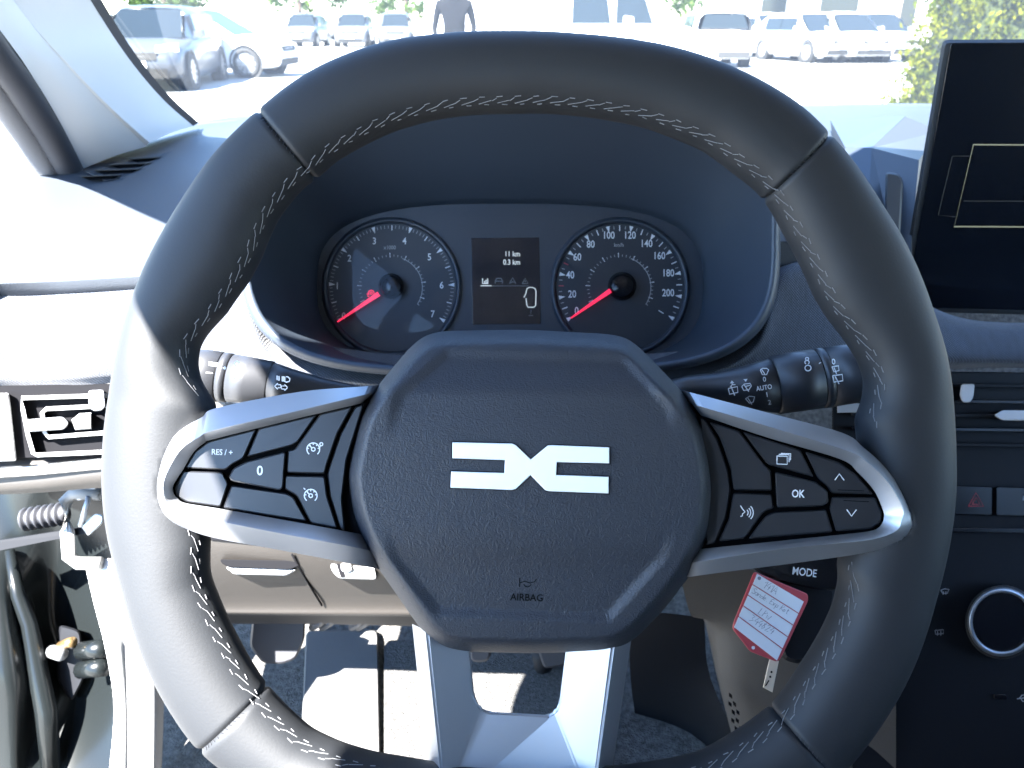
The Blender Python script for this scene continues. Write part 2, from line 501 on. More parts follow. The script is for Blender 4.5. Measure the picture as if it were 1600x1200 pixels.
# ---- airbag cover
HUB = [(690,517),(820,515),(955,522),(985,530),(1020,563),(1075,622),(1098,660),(1111,710),(1118,762),(1112,830),(1086,888),(1040,950),(990,1001),(955,1017),(830,1021),(722,1018),(690,1011),(662,990),(610,915),(570,858),(548,800),(540,745),(545,715),(560,652),(580,615),(640,543),(662,525)]
HP = roundc(HUB, 22, 4)
CRS = [(698,552),(975,560),(1046,636),(1068,760),(1038,868),(950,966),(684,956),(614,872),(592,750),(622,618)]
def sdist(P, x, y):
    """signed distance to polygon, + inside"""
    best = 1e9; ins = False; n = len(P)
    for i in range(n):
        x1, y1 = P[i]; x2, y2 = P[(i + 1) % n]
        dx, dy = x2 - x1, y2 - y1
        t = max(0, min(1, ((x - x1) * dx + (y - y1) * dy) / (dx * dx + dy * dy)))
        best = min(best, math.hypot(x - x1 - t * dx, y - y1 - t * dy))
        if (y1 > y) != (y2 > y) and x < (x2 - x1) * (y - y1) / (y2 - y1) + x1: ins = not ins
    return best if ins else -best
def sstep(a, b, x):
    t = max(0, min(1, (x - a) / (b - a))); return t * t * (3 - 2 * t)
def hub_h(x, y):
    d = max(0, sdist(HP, x, y))
    R = 25.0
    q = min(d / R, 1)
    h = .030 * (math.sqrt(max(0, 1 - (1 - q) ** 2.2)) - 1) + .022
    c = sdist(CRS, x, y)
    side = sstep(60, 150, abs(y - 755))           # crease fades out half-way up the sides
    h -= .0021 * sstep(-11, 11, c) * side
    h -= .0045 * max(0, (y - 855) / 165) ** 1.0
    h -= .019 * (math.log1p(math.exp((612 - y) / 5)) * 5) / 100
    return h
def hub_mesh():
    n = len(HP); K = 110
    cx, cy = 828, 765
    rings = []
    rings.append([W(cx + (x - cx) * .985, cy + (y - cy) * .985, -.030) for x, y in HP])
    HPd = []
    for i in range(n):                                  # densify the outline
        a, b = HP[i], HP[(i + 1) % n]
        m = max(1, int(math.hypot(b[0] - a[0], b[1] - a[1]) / 6))
        for k in range(m): HPd.append((a[0] + (b[0] - a[0]) * k / m, a[1] + (b[1] - a[1]) * k / m))
    rings = [[W(cx + (x - cx) * .985, cy + (y - cy) * .985, -.032) for x, y in HPd]]
    for k in range(K):
        f = k / (K - 1)
        s = 1 - (f ** 1.25) * .995
        ring = []
        for x, y in HPd:
            qx, qy = cx + (x - cx) * s, cy + (y - cy) * s
            ring.append(W(qx, qy, hub_h(qx, qy)))
        rings.append(ring)
    return loft('airbag_cover', rings, M_grain, wheel, True, False, True)
hub = hub_mesh()
hub['label'] = 'grained black airbag cover at the centre of the wheel'
def on_hub(px, py, h=0.0): return W(px, py, hub_h(px, py) + h)
EMB = [(707,691),(800,693),(806,695.5),(829.5,718),(856,696),(862,695.5),(952,699),(952,724),(870,722),(869,742),(951,745),(951,771),(858,767.5),(852,766),(829,742.5),(806,764),(800,765.5),(704,762),(705,736.5),(788,739),(789,719),(707,716)]
plate('emblem', EMB, W, hub_h(828, 730) + .0012, hub_h(828, 730) - .004, M_badge, wheel, cham=.9, chd=.0004)
plate('emblem_recess', offset_poly(EMB, -1.6), W, hub_h(828, 730) + .0002, hub_h(828, 730) - .004, M_pocket, wheel, cham=.3, chd=.0001)
M_emboss_shade = mat('emboss_shade', (.0015, .002, .003), .8, spec=.1)  # flat marks; the shade of embossed relief is put into the dark colour
text('airbag_lettering', 'AIRBAG', on_hub, 823, 934, 15.5, M_emboss_shade, wheel, 2, .0002, .95)
strokes('horn_symbol', [[(812, 903), (812, 917)], [(812, 911), (820, 908), (828, 911), (835, 909), (838, 905)], arc(824, 911, 6, 200, 340, 6)], on_hub, 1.5, M_emboss_shade, wheel, .0002)

ZB = .0150                                   # the side spokes stand proud, level with the rim leather
def WB(px, py, h=0.0): return W(px, py, h + ZB)
# ---- side spokes: silver bezel rings around the button pockets
def bezel(name, O, R, I, label):
    hs = (-.030, -.0015, .0065, .0060, -.0005, -.010)
    Rin = [(r[0] + (i[0] - r[0]) * .12, r[1] + (i[1] - r[1]) * .12) for r, i in zip(R, I)]
    rings = [[WB(x, y, h - (.026 if i_ in (0, len(P) - 1) else 0)) for i_, (x, y) in enumerate(P)] for P, h in zip((O, O, R, Rin, I, I), hs)]
    def dens(r):
        out = []
        n = len(r)
        for i in range(n - 1):
            a = r[i - 1] if i else r[0] * 2 - r[1]; b = r[i]; c = r[i + 1]; d = r[i + 2] if i + 2 < n else r[-1] * 2 - r[-2]
            for k in range(6):
                t = k / 6
                out.append(.5 * ((2 * b) + (c - a) * t + (2 * a - 5 * b + 4 * c - d) * t * t + (3 * b - a - 3 * c + d) * t ** 3))
        out.append(r[-1]); return out
    o = loft(name, [dens(r) for r in rings], M_silver, wheel, False, False, False, True)
    md = o.modifiers.new('edge_split', 'EDGE_SPLIT'); md.split_angle = math.radians(28)
    o['label'] = label
    return o
RO = [(1063,609),(1086,615),(1200,645),(1315,676),(1349,699),(1380,727),(1408,764),(1430,803),(1432,822),(1422,840),(1405,850),(1352,864),(1240,880),(1108,897),(1040,907)]
RR = [(1078,630),(1098,636),(1200,666),(1323,704),(1357,724),(1388,755),(1411,795),(1408,815),(1404,826),(1392,834),(1374,840),(1340,846),(1220,858),(1108,875),(1050,885)]
RI = [(1090,648),(1108,653),(1200,684),(1312,717),(1340,738),(1366,767),(1380,798),(1381,810),(1378,818),(1372,825),(1362,829),(1335,833),(1220,845),(1112,856),(1062,862)]
LO = [(600,600),(566,604),(470,612),(340,637),(315,652),(280,674),(257,703),(245,740),(243,772),(250,798),(268,815),(325,838),(440,860),(556,882),(615,894)]
LR = [(590,612),(560,619),(452,645),(335,672),(312,682),(285,700),(268,724),(256,752),(256,774),(262,788),(280,798),(327,811),(430,832),(548,854),(605,866)]
LI = [(575,628),(553,633),(452,657),(335,686),(320,692),(303,706),(287,732),(271,758),(271,770),(277,778),(290,786),(345,795),(430,810),(540,830),(590,840)]
bezel('spoke_bezel', LO, LR, LI, 'silver spoke trim in the sun around the speed control buttons')
bezel('spoke_bezel', RO, RR, RI, 'silver spoke trim in the shade around the menu buttons')
def pocket(I):
    P = [WB(x, y, -.0075) for x, y in I]
    return mk('button_pocket', P + [p + FW * .02 for p in P], [tuple(range(len(P))), tuple(range(len(P), 2 * len(P)))] + [(i, (i + 1) % len(P), len(P) + (i + 1) % len(P), len(P) + i) for i in range(len(P))], M_pocket, wheel)
pocket(LI); pocket(RI)
# black backing of the side spokes that ties them to the rim and hub
plate('spoke_backing', roundc([(600, 620), (330, 660), (262, 730), (265, 780), (330, 822), (600, 872)], 14), WB, -.0105, -.036, M_pocket, wheel)
plate('spoke_backing', roundc([(1060, 625), (1330, 700), (1412, 800), (1400, 840), (1320, 855), (1060, 885)], 14), WB, -.0105, -.036, M_pocket, wheel)
BTN = {
 'resume': [(402,669.5),(381,717),(362,727),(354,735),(287.5,732),(304,705),(325,689)],
 'blank_a': [(403.5,669),(497,646.5),(466,691),(456,697),(384,715.5)],
 'cruise': [(499.5,646),(552,634),(528,678),(511,728),(508,741),(446.5,739.5),(449,703.5),(460,701)],
 'cancel': [(356,746),(364,731),(385,720.5),(447,704.5),(443,763),(437,767),(362,752.5)],
 'minus': [(286,735),(348,737),(357.5,756),(345,793),(292,785.5),(275,776),(271,764)],
 'blank_b': [(361,757.5),(448,770),(459,776),(482,816),(347.5,794.5)],
 'limiter': [(444.5,742),(508,743.5),(512,775),(529,827),(485,818.5),(463,775),(443.5,764)],
 'edge_l': [(554,635),(570,630),(542,720),(535,780),(540,831),(531,828),(514.5,775),(510.5,741),(514,728),(531,678)],
 'edge_r': [(1092,650),(1104,656.5),(1122,686),(1138.5,735),(1142.5,767),(1135.5,808),(1118.5,849),(1100,853),(1116,830),(1121,762),(1114,710)],
 'blank_c': [(1106,657.5),(1155.5,672.5),(1194,725),(1206,735),(1207.5,767.5),(1145.5,766.5),(1141,733),(1124,684)],
 'pages': [(1158.5,673),(1251.5,702.5),(1273.5,747),(1200,727),(1194,721)],
 'up': [(1256,704),(1311,721),(1339,741),(1366.5,773.5),(1298,771.5),(1292,761),(1277,748)],
 'ok': [(1210,736),(1275,752),(1294,767),(1295.5,785),(1286,791.5),(1213,794)],
 'down': [(1299,775),(1368.5,776.5),(1379,801),(1376.5,817),(1362,827),(1305.5,831.5),(1295,795)],
 'blank_d': [(1208,799.5),(1291,795),(1302.5,832),(1167,843),(1194,807)],
 'voice': [(1145,769.5),(1207,771),(1210,795),(1199,798),(1192,803),(1164,842.5),(1121.5,847),(1138.5,809)]}
BOBJ = {}
LABB = {'resume': 'upper outer button marked RES / +', 'cancel': 'button marked 0', 'ok': 'button marked OK', 'up': 'button with upward arrow', 'down': 'button with downward arrow', 'pages': 'button with stacked pages symbol', 'voice': 'button with talking head symbol', 'cruise': 'button with speedometer and pin symbol', 'limiter': 'button with speedometer symbol'}
for k, P in BTN.items():
    raised = .0016 if k in ('ok', 'cancel') else (0 if 'edge' not in k else -.0015)
    b = plate('button', roundc(offset_poly(P, .9), 3.5, 2), WB, -.0012 + raised, -.0075, M_button, wheel, cham=2.0, chd=.0008)
    if k in LABB: b['label'] = LABB[k]
    BOBJ[k] = (b, -.0012 + raised + .00015)
def bsp(k):
    h0 = BOBJ[k][1]
    return lambda px, py, h=0.0: WB(px, py, h0)
def bpar(k): return BOBJ[k][0]
text('lettering', 'RES / +', bsp('resume'), 347, 707, 12.5, M_print, bpar('resume'), 2, 0, .9)
text('lettering', '0', bsp('cancel'), 406, 736, 21, M_print, bpar('cancel'), 2, 0, .95)
text('lettering', 'OK', bsp('ok'), 1247, 772, 17, M_print, bpar('ok'), 2, 0, .8)
strokes('arrow_symbol', [[(1304.5, 750), (1311.5, 740.5), (1319, 750.5)]], bsp('up'), 1.6, M_print, bpar('up'))
strokes('arrow_symbol', [[(1323, 796), (1330.5, 806.5), (1338, 796.5)]], bsp('down'), 1.6, M_print, bpar('down'))
strokes('grip_line', [[(1309, 765.5), (1350, 767)]], bsp('up'), 1.2, M_pocket, bpar('up'))
strokes('grip_line', [[(1318, 782), (1358, 784)]], bsp('down'), 1.2, M_pocket, bpar('down'))
strokes('pages_symbol', [[(1214, 712.5), (1230, 713), (1230, 725.5), (1214, 725), (1214, 712)], [(1217, 710), (1233, 710.5), (1233, 722)], [(1220, 708.5), (1235.5, 709), (1235, 719)]], bsp('pages'), 1.5, M_print, bpar('pages'))
strokes('voice_symbol', [[(1157, 790), (1160, 795), (1164, 800), (1160, 803), (1160, 806), (1157, 807)], arc(1163, 801, 6, -45, 45, 6), arc(1163, 801, 10, -45, 45, 6), arc(1163, 801, 14, -45, 45, 6)], bsp('voice'), 1.4, M_print, bpar('voice'))
def gauge_symbol(cx, cy, k, pin):
    ln = [arc(cx, cy, 10, -50, 230, 16), arc(cx, cy, 3, 0, 360, 8), [(cx - 2, cy - 2), (cx - 6, cy - 6)]]
    for a in (10, 50, 90, 130, 170): ln.append([(cx + 7 * math.cos(math.radians(a)), cy - 7 * math.sin(math.radians(a))), (cx + 9 * math.cos(math.radians(a)), cy - 9 * math.sin(math.radians(a)))])
    if pin: ln += [arc(cx + 12.5, cy - 8, 2.5, 0, 360, 8), [(cx + 11, cy - 5), (cx + 9.5, cy - 2)]]
    else: ln += [[(cx - 11, cy - 12), (cx - 8.5, cy - 9.5)]]
    strokes('speedometer_symbol', ln, bsp(k), 1.5, M_print, bpar(k))
gauge_symbol(489.5, 702, 'cruise', True); gauge_symbol(485.5, 774.5, 'limiter', False)
# ---- lower spoke, silver, with window
def low_spoke():
    hT = .002
    p = {'A0': (644, 975, -.016), 'A0b': (674, 1262, -.016), 'A1': (666, 985, hT), 'A1b': (694, 1262, hT - .001),
         'TL': (733, 1000, -.006), 'BL': (741, 1085, -.0075), 'BL2': (750, 1105, -.008), 'BL3': (765, 1112, -.008),
         'BR3': (856, 1117, -.008), 'BR2': (868, 1111, -.008), 'BR': (874, 1095, -.0075), 'TR': (886, 1000, -.006),
         'B1': (962, 985, hT), 'B1b': (926, 1262, hT - .001), 'B0': (990, 975, -.016), 'B0b': (948, 1262, -.016)}
    names = list(p)
    ix = {n: i for i, n in enumerate(names)}
    vs_ = [W(*p[n]) for n in names]
    fs = [('A0', 'A1', 'A1b', 'A0b'), ('A1', 'TL', 'BL', 'BL2', 'A1b'), ('BL2', 'BL3', 'BR3', 'BR2', 'B1b', 'A1b'),
          ('BR2', 'BR', 'TR', 'B1', 'B1b'), ('B1', 'B0', 'B0b', 'B1b')]
    fs = [tuple(ix[a] for a in f) for f in fs]
    hole = ['TL', 'BL', 'BL2', 'BL3', 'BR3', 'BR2', 'BR', 'TR']
    nb = len(vs_)
    for h in hole: vs_.append(W(p[h][0], p[h][1], -.016))
    for i in range(len(hole) - 1): fs.append((ix[hole[i]], ix[hole[i + 1]], nb + i + 1, nb + i))
    me = mk('lower_spoke', vs_, fs, M_silver, wheel)
    bm = bmesh.new(); bm.from_mesh(me.data)
    bmesh.ops.bevel(bm, geom=[e for e in bm.edges if len(e.link_faces) == 2 and e.calc_face_angle(0) > .12], offset=.0012, segments=3, affect='EDGES')
    bm.to_mesh(me.data); bm.free()
    for q in me.data.polygons: q.use_smooth = True
    md = me.modifiers.new('edge_split', 'EDGE_SPLIT'); md.split_angle = math.radians(35)
    me['label'] = 'silver lower spoke with a square window'
low_spoke()

# =================================================================== DASHBOARD
dash = thing('dashboard', 'black dashboard with fabric band and hooded instrument binnacle behind the wheel', 'dashboard', C(800, 600, .62))
KD = .565
K = S(KD)
def sup(cx, cy, a, b, n, k=96, nl=None):
    out = []
    for i in range(k):
        t = tau * i / k
        c, s = math.cos(t), math.sin(t)
        m_ = nl if nl and s < 0 else n
        out.append((cx + a * math.copysign(abs(c) ** (2 / m_), c), cy - b * math.copysign(abs(s) ** (2 / m_), s)))
    return out
OPN = lambda s=0: sup(797, 345, 408 + s, 229 + s, 2.7, 96, 3.8)
PAN = sup(797, 447, 300, 126, 3.0)
def lerp(P, Q, t): return [(a[0] + (b[0] - a[0]) * t, a[1] + (b[1] - a[1]) * t) for a, b in zip(P, Q)]
o = loft('binnacle_wall', [[C(x, y, dd) for x, y in P] for P, dd in ((PAN, KD + .004), (lerp(PAN, OPN(), .06), KD - .006), (lerp(PAN, OPN(), .35), .53), (lerp(PAN, OPN(), .68), .495), (lerp(PAN, OPN(), .92), .468), (OPN(), .458))], M_hood, dash)
o['label'] = 'smooth dark inner wall of the instrument binnacle'
o = loft('binnacle_hood', [[C(x, y, dd) for x, y in P] for P, dd in ((OPN(), .458), (OPN(3), .4555), (OPN(8), .4555), (OPN(13), .459), (OPN(15), .466), (OPN(13), .50), (OPN(4), .56), (OPN(-12), .64))], M_hood, dash)
o['label'] = 'rounded lip and outside of the instrument binnacle'

# left dash top, ledge and fabric
sheet('dash_top', [
 [C(-90, 452, .50), C(0, 440, .52), C(100, 436, .515), C(230, 428, .505), C(330, 418, .49), C(400, 420, .475)],
 [C(-90, 380, .58), C(0, 352, .60), C(100, 345, .605), C(230, 330, .60), C(330, 300, .575), C(420, 290, .53)],
 [C(-90, 320, .66), C(0, 298, .69), C(140, 283, .71), C(240, 264, .715), C(337, 245, .70), C(450, 200, .60)],
 [C(-90, 312, .70), C(0, 285, .72), C(130, 261, .76), C(225, 232, .83), C(320, 210, .85), C(470, 190, .75)],
 [C(-90, 300, .74), C(-10, 275, .76), C(120, 250, .84), C(300, 193, .95), C(420, 178, 1.02), C(560, 172, 1.06)]], M_dashblk, dash, sub=8)
# rounded ledge under the top
def ledge(pts, r, name, m):
    rings = []
    for (x, y, d) in pts:
        rings.append([C(x, y + 22 * t, d + off) for t, off in ((0, 0), (.06, -.0005), (.2, .0002), (.6, .0042), (1.0, .0075), (1.05, .010))])
    return loft(name, rings, m, dash, False)
ledge([(-90, 452, .50), (0, 440, .52), (100, 436, .515), (230, 428, .505), (330, 418, .49), (400, 420, .475)], 0, 'dash_ledge', M_dashblk)
fl = sheet('fabric_panel', [
 [C(-90, 470, .520), C(0, 457, .540), C(120, 452, .535), C(250, 444, .525), C(400, 430, .525), C(450, 520, .525), C(575, 550, .525), C(700, 556, .525)],
 [C(-90, 474, .5075), C(0, 462, .5275), C(120, 457, .5225), C(250, 449, .5105), C(368, 452, .490), C(430, 560, .484), C(560, 592, .484), C(700, 600, .484)],
 [C(-90, 520, .505), C(0, 515, .518), C(120, 510, .515), C(250, 505, .507), C(368, 515, .491), C(440, 582, .485), C(560, 602, .485), C(700, 608, .485)],
 [C(-90, 585, .515), C(0, 580, .525), C(120, 576, .52), C(250, 572, .515), C(390, 585, .50), C(460, 606, .488), C(560, 618, .486), C(700, 622, .486)],
 [C(-90, 618, .53), C(0, 608, .538), C(120, 602, .533), C(250, 600, .53), C(410, 640, .51), C(490, 650, .50), C(590, 655, .495), C(700, 660, .49)]], M_fabric, dash, sub=6)
fl['label'] = 'sunlit fabric band on the driver side of the dash'
fr = sheet('fabric_panel', [
 [C(950, 556, .525), C(1085, 545, .525), C(1165, 510, .525), C(1196, 425, .53), C(1305, 410, .545), C(1420, 462, .575), C(1520, 500, .59), C(1700, 505, .595)],
 [C(950, 598, .485), C(1100, 580, .485), C(1180, 535, .487), C(1222, 430, .50), C(1310, 418, .525), C(1420, 470, .555), C(1520, 508, .57), C(1700, 512, .575)],
 [C(950, 606, .486), C(1100, 590, .486), C(1190, 550, .489), C(1235, 490, .50), C(1320, 480, .52), C(1420, 510, .545), C(1520, 530, .56), C(1700, 534, .565)],
 [C(950, 622, .488), C(1100, 606, .487), C(1200, 580, .493), C(1250, 560, .50), C(1330, 550, .515), C(1420, 555, .54), C(1520, 562, .555), C(1700, 566, .56)],
 [C(950, 680, .50), C(1100, 660, .50), C(1200, 640, .505), C(1260, 630, .51), C(1340, 625, .525), C(1420, 590, .56), C(1520, 575, .572), C(1700, 578, .576)]], M_fabric, dash, sub=6)
fr['label'] = 'shaded fabric band between the binnacle and the centre vents'
# dash top right of the binnacle, up to the windscreen base
sheet('dash_top', [
 [C(1150, 300, .55), C(1240, 330, .56), C(1330, 300, .66), C(1460, 300, .70), C(1700, 300, .75)],
 [C(1150, 240, .62), C(1240, 250, .66), C(1330, 232, .80), C(1460, 230, .86), C(1700, 232, .90)],
 [C(1100, 190, .85), C(1240, 190, .92), C(1330, 188, .96), C(1460, 186, 1.0), C(1700, 190, 1.02)],
 [C(1000, 170, 1.08), C(1240, 168, 1.11), C(1330, 166, 1.12), C(1460, 165, 1.12), C(1700, 168, 1.10)],
 [C(1000, 168, 1.16), C(1240, 164, 1.2), C(1330, 162, 1.2), C(1460, 162, 1.2), C(1700, 165, 1.18)]], M_dashblk, dash, sub=6)
sheet('dash_top', [
 [C(440, 200, .70), C(600, 190, .72), C(828, 185, .72), C(1000, 190, .72), C(1160, 240, .66)],
 [C(430, 185, .95), C(600, 180, .98), C(828, 176, 1.0), C(1000, 178, 1.0), C(1150, 182, .96)],
 [C(470, 176, 1.05), C(600, 172, 1.12), C(828, 168, 1.18), C(1000, 167, 1.18), C(1150, 166, 1.17)]], M_dashblk, dash, sub=6)
# dark shelf gap and front return right of the binnacle
hexa('dash_shelf', [C(1216, 378, .515), C(1330, 372, .535), C(1330, 424, .535), C(1216, 428, .515)], [C(1230, 370, .60), C(1330, 362, .62), C(1330, 424, .60), C(1230, 428, .58)], M_black, dash)
hexa('dash_shelf', [C(1216, 300, .535), C(1340, 300, .56), C(1335, 376, .55), C(1216, 380, .525)], [C(1230, 290, .66), C(1360, 286, .70), C(1360, 370, .64), C(1230, 372, .62)], M_hood, dash)
# phone dock block beside the display
dock = thing('phone_dock', 'faceted dark phone dock between the binnacle and the display', 'phone dock', C(1370, 300, .68))
hexa('dock_top', [C(1320, 229, .70), C(1362, 231, .68), C(1362, 420, .62), C(1330, 420, .63)], [C(1297, 187, .86), C(1415, 181, .86), C(1415, 400, .72), C(1330, 400, .72)], M_hood, dock)
hexa('dock_body', [C(1362, 231, .68), C(1436, 250, .65), C(1415, 470, .60), C(1350, 470, .60)], [C(1412, 181, .86), C(1470, 205, .84), C(1450, 420, .72), C(1362, 400, .72)], M_housing, dock)
plate('dock_clip', roundc([(1384, 268), (1404, 271), (1411, 282), (1404, 415), (1380, 425)], 6), S(.60), .0, -.06, M_housing, dock, cham=3, chd=.002)
# defroster grille on the left corner of the dash
gr = thing('defroster_grille', 'slotted side window defroster grille at the pillar foot', 'grille', C(200, 265, .75))
g0, g1, g2 = C(134, 270, .722), C(298, 229, .80), C(166, 284, .695)
GP = PL(g0, (g1 - g0).cross(g2 - g0) if (g1 - g0).cross(g2 - g0).z > 0 else (g2 - g0).cross(g1 - g0))
plate('grille_frame', [(134, 268), (298, 229), (236, 270), (212, 276), (164, 283)], GP, .0, -.012, M_dashblk, gr, cham=.8, chd=.0005)
for (x0, y0, x1, y1) in ((203, 249.5, 247, 246.5), (172, 258.5, 234, 255.5), (150, 267.5, 216, 265), (128, 277, 186, 274.5)):
    plate('slot', [(x0, y0), (x1, y1), (x1 - 8, y1 + 5), (x0 + 12, y0 + 4.6)], GP, .0006, -.004, M_pocket, gr, cham=.3, chd=.0001)
    plate('slat', [(x0 - 3, y0 - 2.4), (x1 + 3, y1 - 2.4), (x1, y1), (x0, y0)], GP, .0030, -.004, M_lower, gr, cham=.3, chd=.0003)



# =================================================================== INSTRUMENT CLUSTER
clu = thing('instrument_cluster', 'instrument cluster with two round dials and a small trip display', 'instrument cluster', C(797, 450, KD + .01))
PANi = sup(797, 447, 304, 129, 3.0)
plate('cluster_panel', PANi, K, -.0015, -.012, M_panel, clu, cham=1)
def dial(cx, cy, R, name, label):
    n = 72
    prof = [(R + 9, -.0012), (R + 6, .0025), (R + 3, .003), (R + .5, .0012), (R - 1, -.0006)]
    o = loft('dial_bezel', [[K(cx + r * math.cos(tau * i / n), cy - r * math.sin(tau * i / n), h) for i in range(n)] for r, h in prof], M_panel, clu)
    d = plate(name, [(cx + (R + 1) * math.cos(tau * i / n), cy - (R + 1) * math.sin(tau * i / n)) for i in range(n)], K, -.0006, -.003, M_dial, clu, cham=.4, chd=.0001)
    d['label'] = label
    return d
td = dial(612, 449, 101, 'dial_face', 'rev counter dial marked 0 to 7')
sd = dial(969, 449, 101, 'dial_face', 'speedometer dial marked 0 to 200')
def kk(px, py, h=0.0): return K(px, py, -.0002)
def tick(cx, cy, a, r0, r1, wd):
    c, s = math.cos(math.radians(a)), math.sin(math.radians(a))
    return [(cx + r0 * c, cy - r0 * s), (cx + r1 * c, cy - r1 * s)]
def tri(cx, cy, a, r0, r1, wd):
    c, s = math.cos(math.radians(a)), math.sin(math.radians(a))
    return [(cx + r1 * c - s * wd, cy - r1 * s - c * wd), (cx + r1 * c + s * wd, cy - r1 * s + c * wd), (cx + r0 * c, cy - r0 * s)]
def trimesh(name, T, m, parent):
    for t in T: mk(name, [kk(*p) for p in t], [(0, 1, 2)], m, parent, fix=False)
# tachometer
cx, cy = 612, 449
A = lambda v: 212 - 244.5 * v / 7
minor = []; half = []; big = []
for i in range(0, 71):
    v = i / 10
    if i % 10 == 0: big.append(tri(cx, cy, A(v), 88, 98, 3.0))
    elif i % 5 == 0: half.append(tick(cx, cy, A(v), 89, 97, 1))
    else: minor.append(tick(cx, cy, A(v), 92, 97, 1))
trimesh('scale_arrow', big, M_print, td)
strokes('scale_tick', half, kk, 1.5, M_print, td, kind='stuff'); strokes('scale_tick', minor, kk, 1.0, M_icon, td, kind='stuff')
for n_, (x, y) in zip('01234567', ((537, 494), (527, 447), (546, 404), (585, 377), (632, 377), (671, 402), (690, 446), (676, 491))):
    text('numeral', n_, kk, x, y, 15, M_print, td, 0, 0, .85)
text('lettering', 'x1000', kk, 609, 387, 8.5, M_icon, td, 0, 0, .9)
def inner_scale(cx, cy, par):
    small = [tick(cx, cy, a, 48, 51.5, 1) for a in range(205, -36, -7)]
    bigs = [tick(cx, cy, a, 47, 54, 1) for a in range(205, -36, -28)]
    strokes('scale_tick', small, kk, 1.0, M_icon, par, kind='stuff'); strokes('scale_tick', bigs, kk, 1.3, M_print, par, kind='stuff')
    strokes('scale_arc', [arc(cx, cy, 48, 70, -33, 30)], kk, 1.2, M_icon, par)
inner_scale(612, 449, td)
# speedometer
cx, cy = 969, 449
A2 = lambda v: 211.5 - 242 * v / 220
minor = []; ten = []; big = []; red = []
for v in range(0, 221, 5):
    if v % 20 == 0: big.append(tri(cx, cy, A2(v), 87, 97, 3.2))
    elif v in (30, 50): red.append(tick(cx, cy, A2(v), 88, 96, 1))
    elif v % 10 == 0: ten.append(tick(cx, cy, A2(v), 88, 97, 1))
    else: minor.append(tick(cx, cy, A2(v), 91, 96, 1))
trimesh('scale_arrow', big, M_print, sd)
strokes('scale_tick', ten, kk, 1.6, M_print, sd, kind='stuff'); strokes('scale_tick', minor, kk, 1.2, M_icon, sd, kind='stuff'); strokes('scale_tick', red, kk, 1.6, M_tickred, sd, kind='stuff')
for s_, x, y in (('0', 901, 486), ('20', 894, 460), ('40', 891, 430), ('60', 902, 402), ('80', 923, 382), ('100', 951, 368), ('120', 984, 368), ('140', 1010, 381), ('160', 1030, 400), ('180', 1044, 427), ('200', 1044, 458)):
    text('numeral', s_, kk, x, y, 16, M_print, sd, 0, 0, .8)
text('lettering', 'km/h', kk, 967, 383, 8.5, M_icon, sd, 0, 0, .9)
strokes('scale_tick', [tick(cx, cy, -31, 70, 79, 1)], kk, 1.4, M_print, sd, kind='stuff')
inner_scale(969, 449, sd)
def needle(x0, y0, x1, y1, w0, w1, label):
    dx, dy = x1 - x0, y1 - y0; l = math.hypot(dx, dy); nx, ny = -dy / l, dx / l
    P = [(x0 + nx * w0, y0 + ny * w0), (x1 + nx * w1, y1 + ny * w1), (x1 - nx * w1, y1 - ny * w1), (x0 - nx * w0, y0 - ny * w0)]
    o = plate('needle', P, K, .0062, .0045, M_red, clu, cham=.8, chd=.0006)
    o['label'] = label
needle(592, 459, 527, 503, 4.0, 1.2, 'red needle of the rev counter'); needle(954, 454, 892, 497, 3.6, 1.2, 'red needle of the speedometer')
def cap(cx, cy, r):
    n = 32
    loft('needle_cap', [[K(cx + q * math.cos(tau * i / n), cy - q * math.sin(tau * i / n), h) for i in range(n)] for q, h in ((r * 1.25, -.001), (r * 1.1, .004), (r, .009), (r * .8, .0105), (r * .05, .011))], M_gloss, clu, True, False, True)
cap(611, 447, 16); cap(972, 447, 18)
# hazard-like red telltale by the rev needle
strokes('warning_symbol', [arc(580, 458, 4.5, -40, 220, 10), arc(580, 458, 2, 0, 360, 6), [(574, 462), (577, 464)], [(573, 459), (575, 460)]], kk, 1.3, M_red, td)
# trip display
lc = plate('trip_display', [(736, 372), (842, 371), (845, 506), (738, 507)], K, -.0008, -.004, M_lcd, clu, cham=.5, chd=.0001)
lc['label'] = 'small dark trip display showing 11 km and 0.3 km'
def kd(px, py, h=0.0): return K(px, py, -.0006)
text('lettering', '11 km', kd, 800.5, 397, 11.5, M_lcdpix, lc, 0, 0, .85)
text('lettering', '0.3 km', kd, 799.5, 410, 11.5, M_lcdpix, lc, 0, 0, .85)
strokes('chart_symbol', [[(754, 435), (754, 443), (763, 443)], [(757, 443), (757, 439)], [(759.5, 443), (759.5, 437)], [(762, 443), (762, 435)]], kd, 1.5, M_lcdpix, lc)
strokes('car_symbol', [[(774, 443), (774, 439), (776, 435), (783, 435), (785, 439), (785, 443)], [(774, 439.5), (785, 439.5)]], kd, 1.5, M_lcddim, lc)
strokes('arrow_symbol', [[(796, 443), (801, 434), (806, 443), (801, 440), (796, 443)]], kd, 1.3, M_lcddim, lc)
strokes('warning_symbol', [[(816, 443), (820.5, 435), (825, 443), (816, 443)], [(820.5, 438), (820.5, 441)]], kd, 1.2, M_lcddim, lc)
strokes('divider_line', [[(751, 446.4), (768, 446.4)]], kd, 1.6, M_lcdpix, lc); strokes('divider_line', [[(768, 446.7), (826, 446.7)]], kd, .8, M_lcddim, lc)
strokes('open_door_symbol', [[(822, 466), (823, 476), (825, 480), (834, 480), (837, 477), (837.5, 455), (836, 451), (832, 449), (827, 449), (823.5, 451), (822, 456), (822, 458), (818.5, 465)]], kd, 1.5, M_lcdpix, lc)
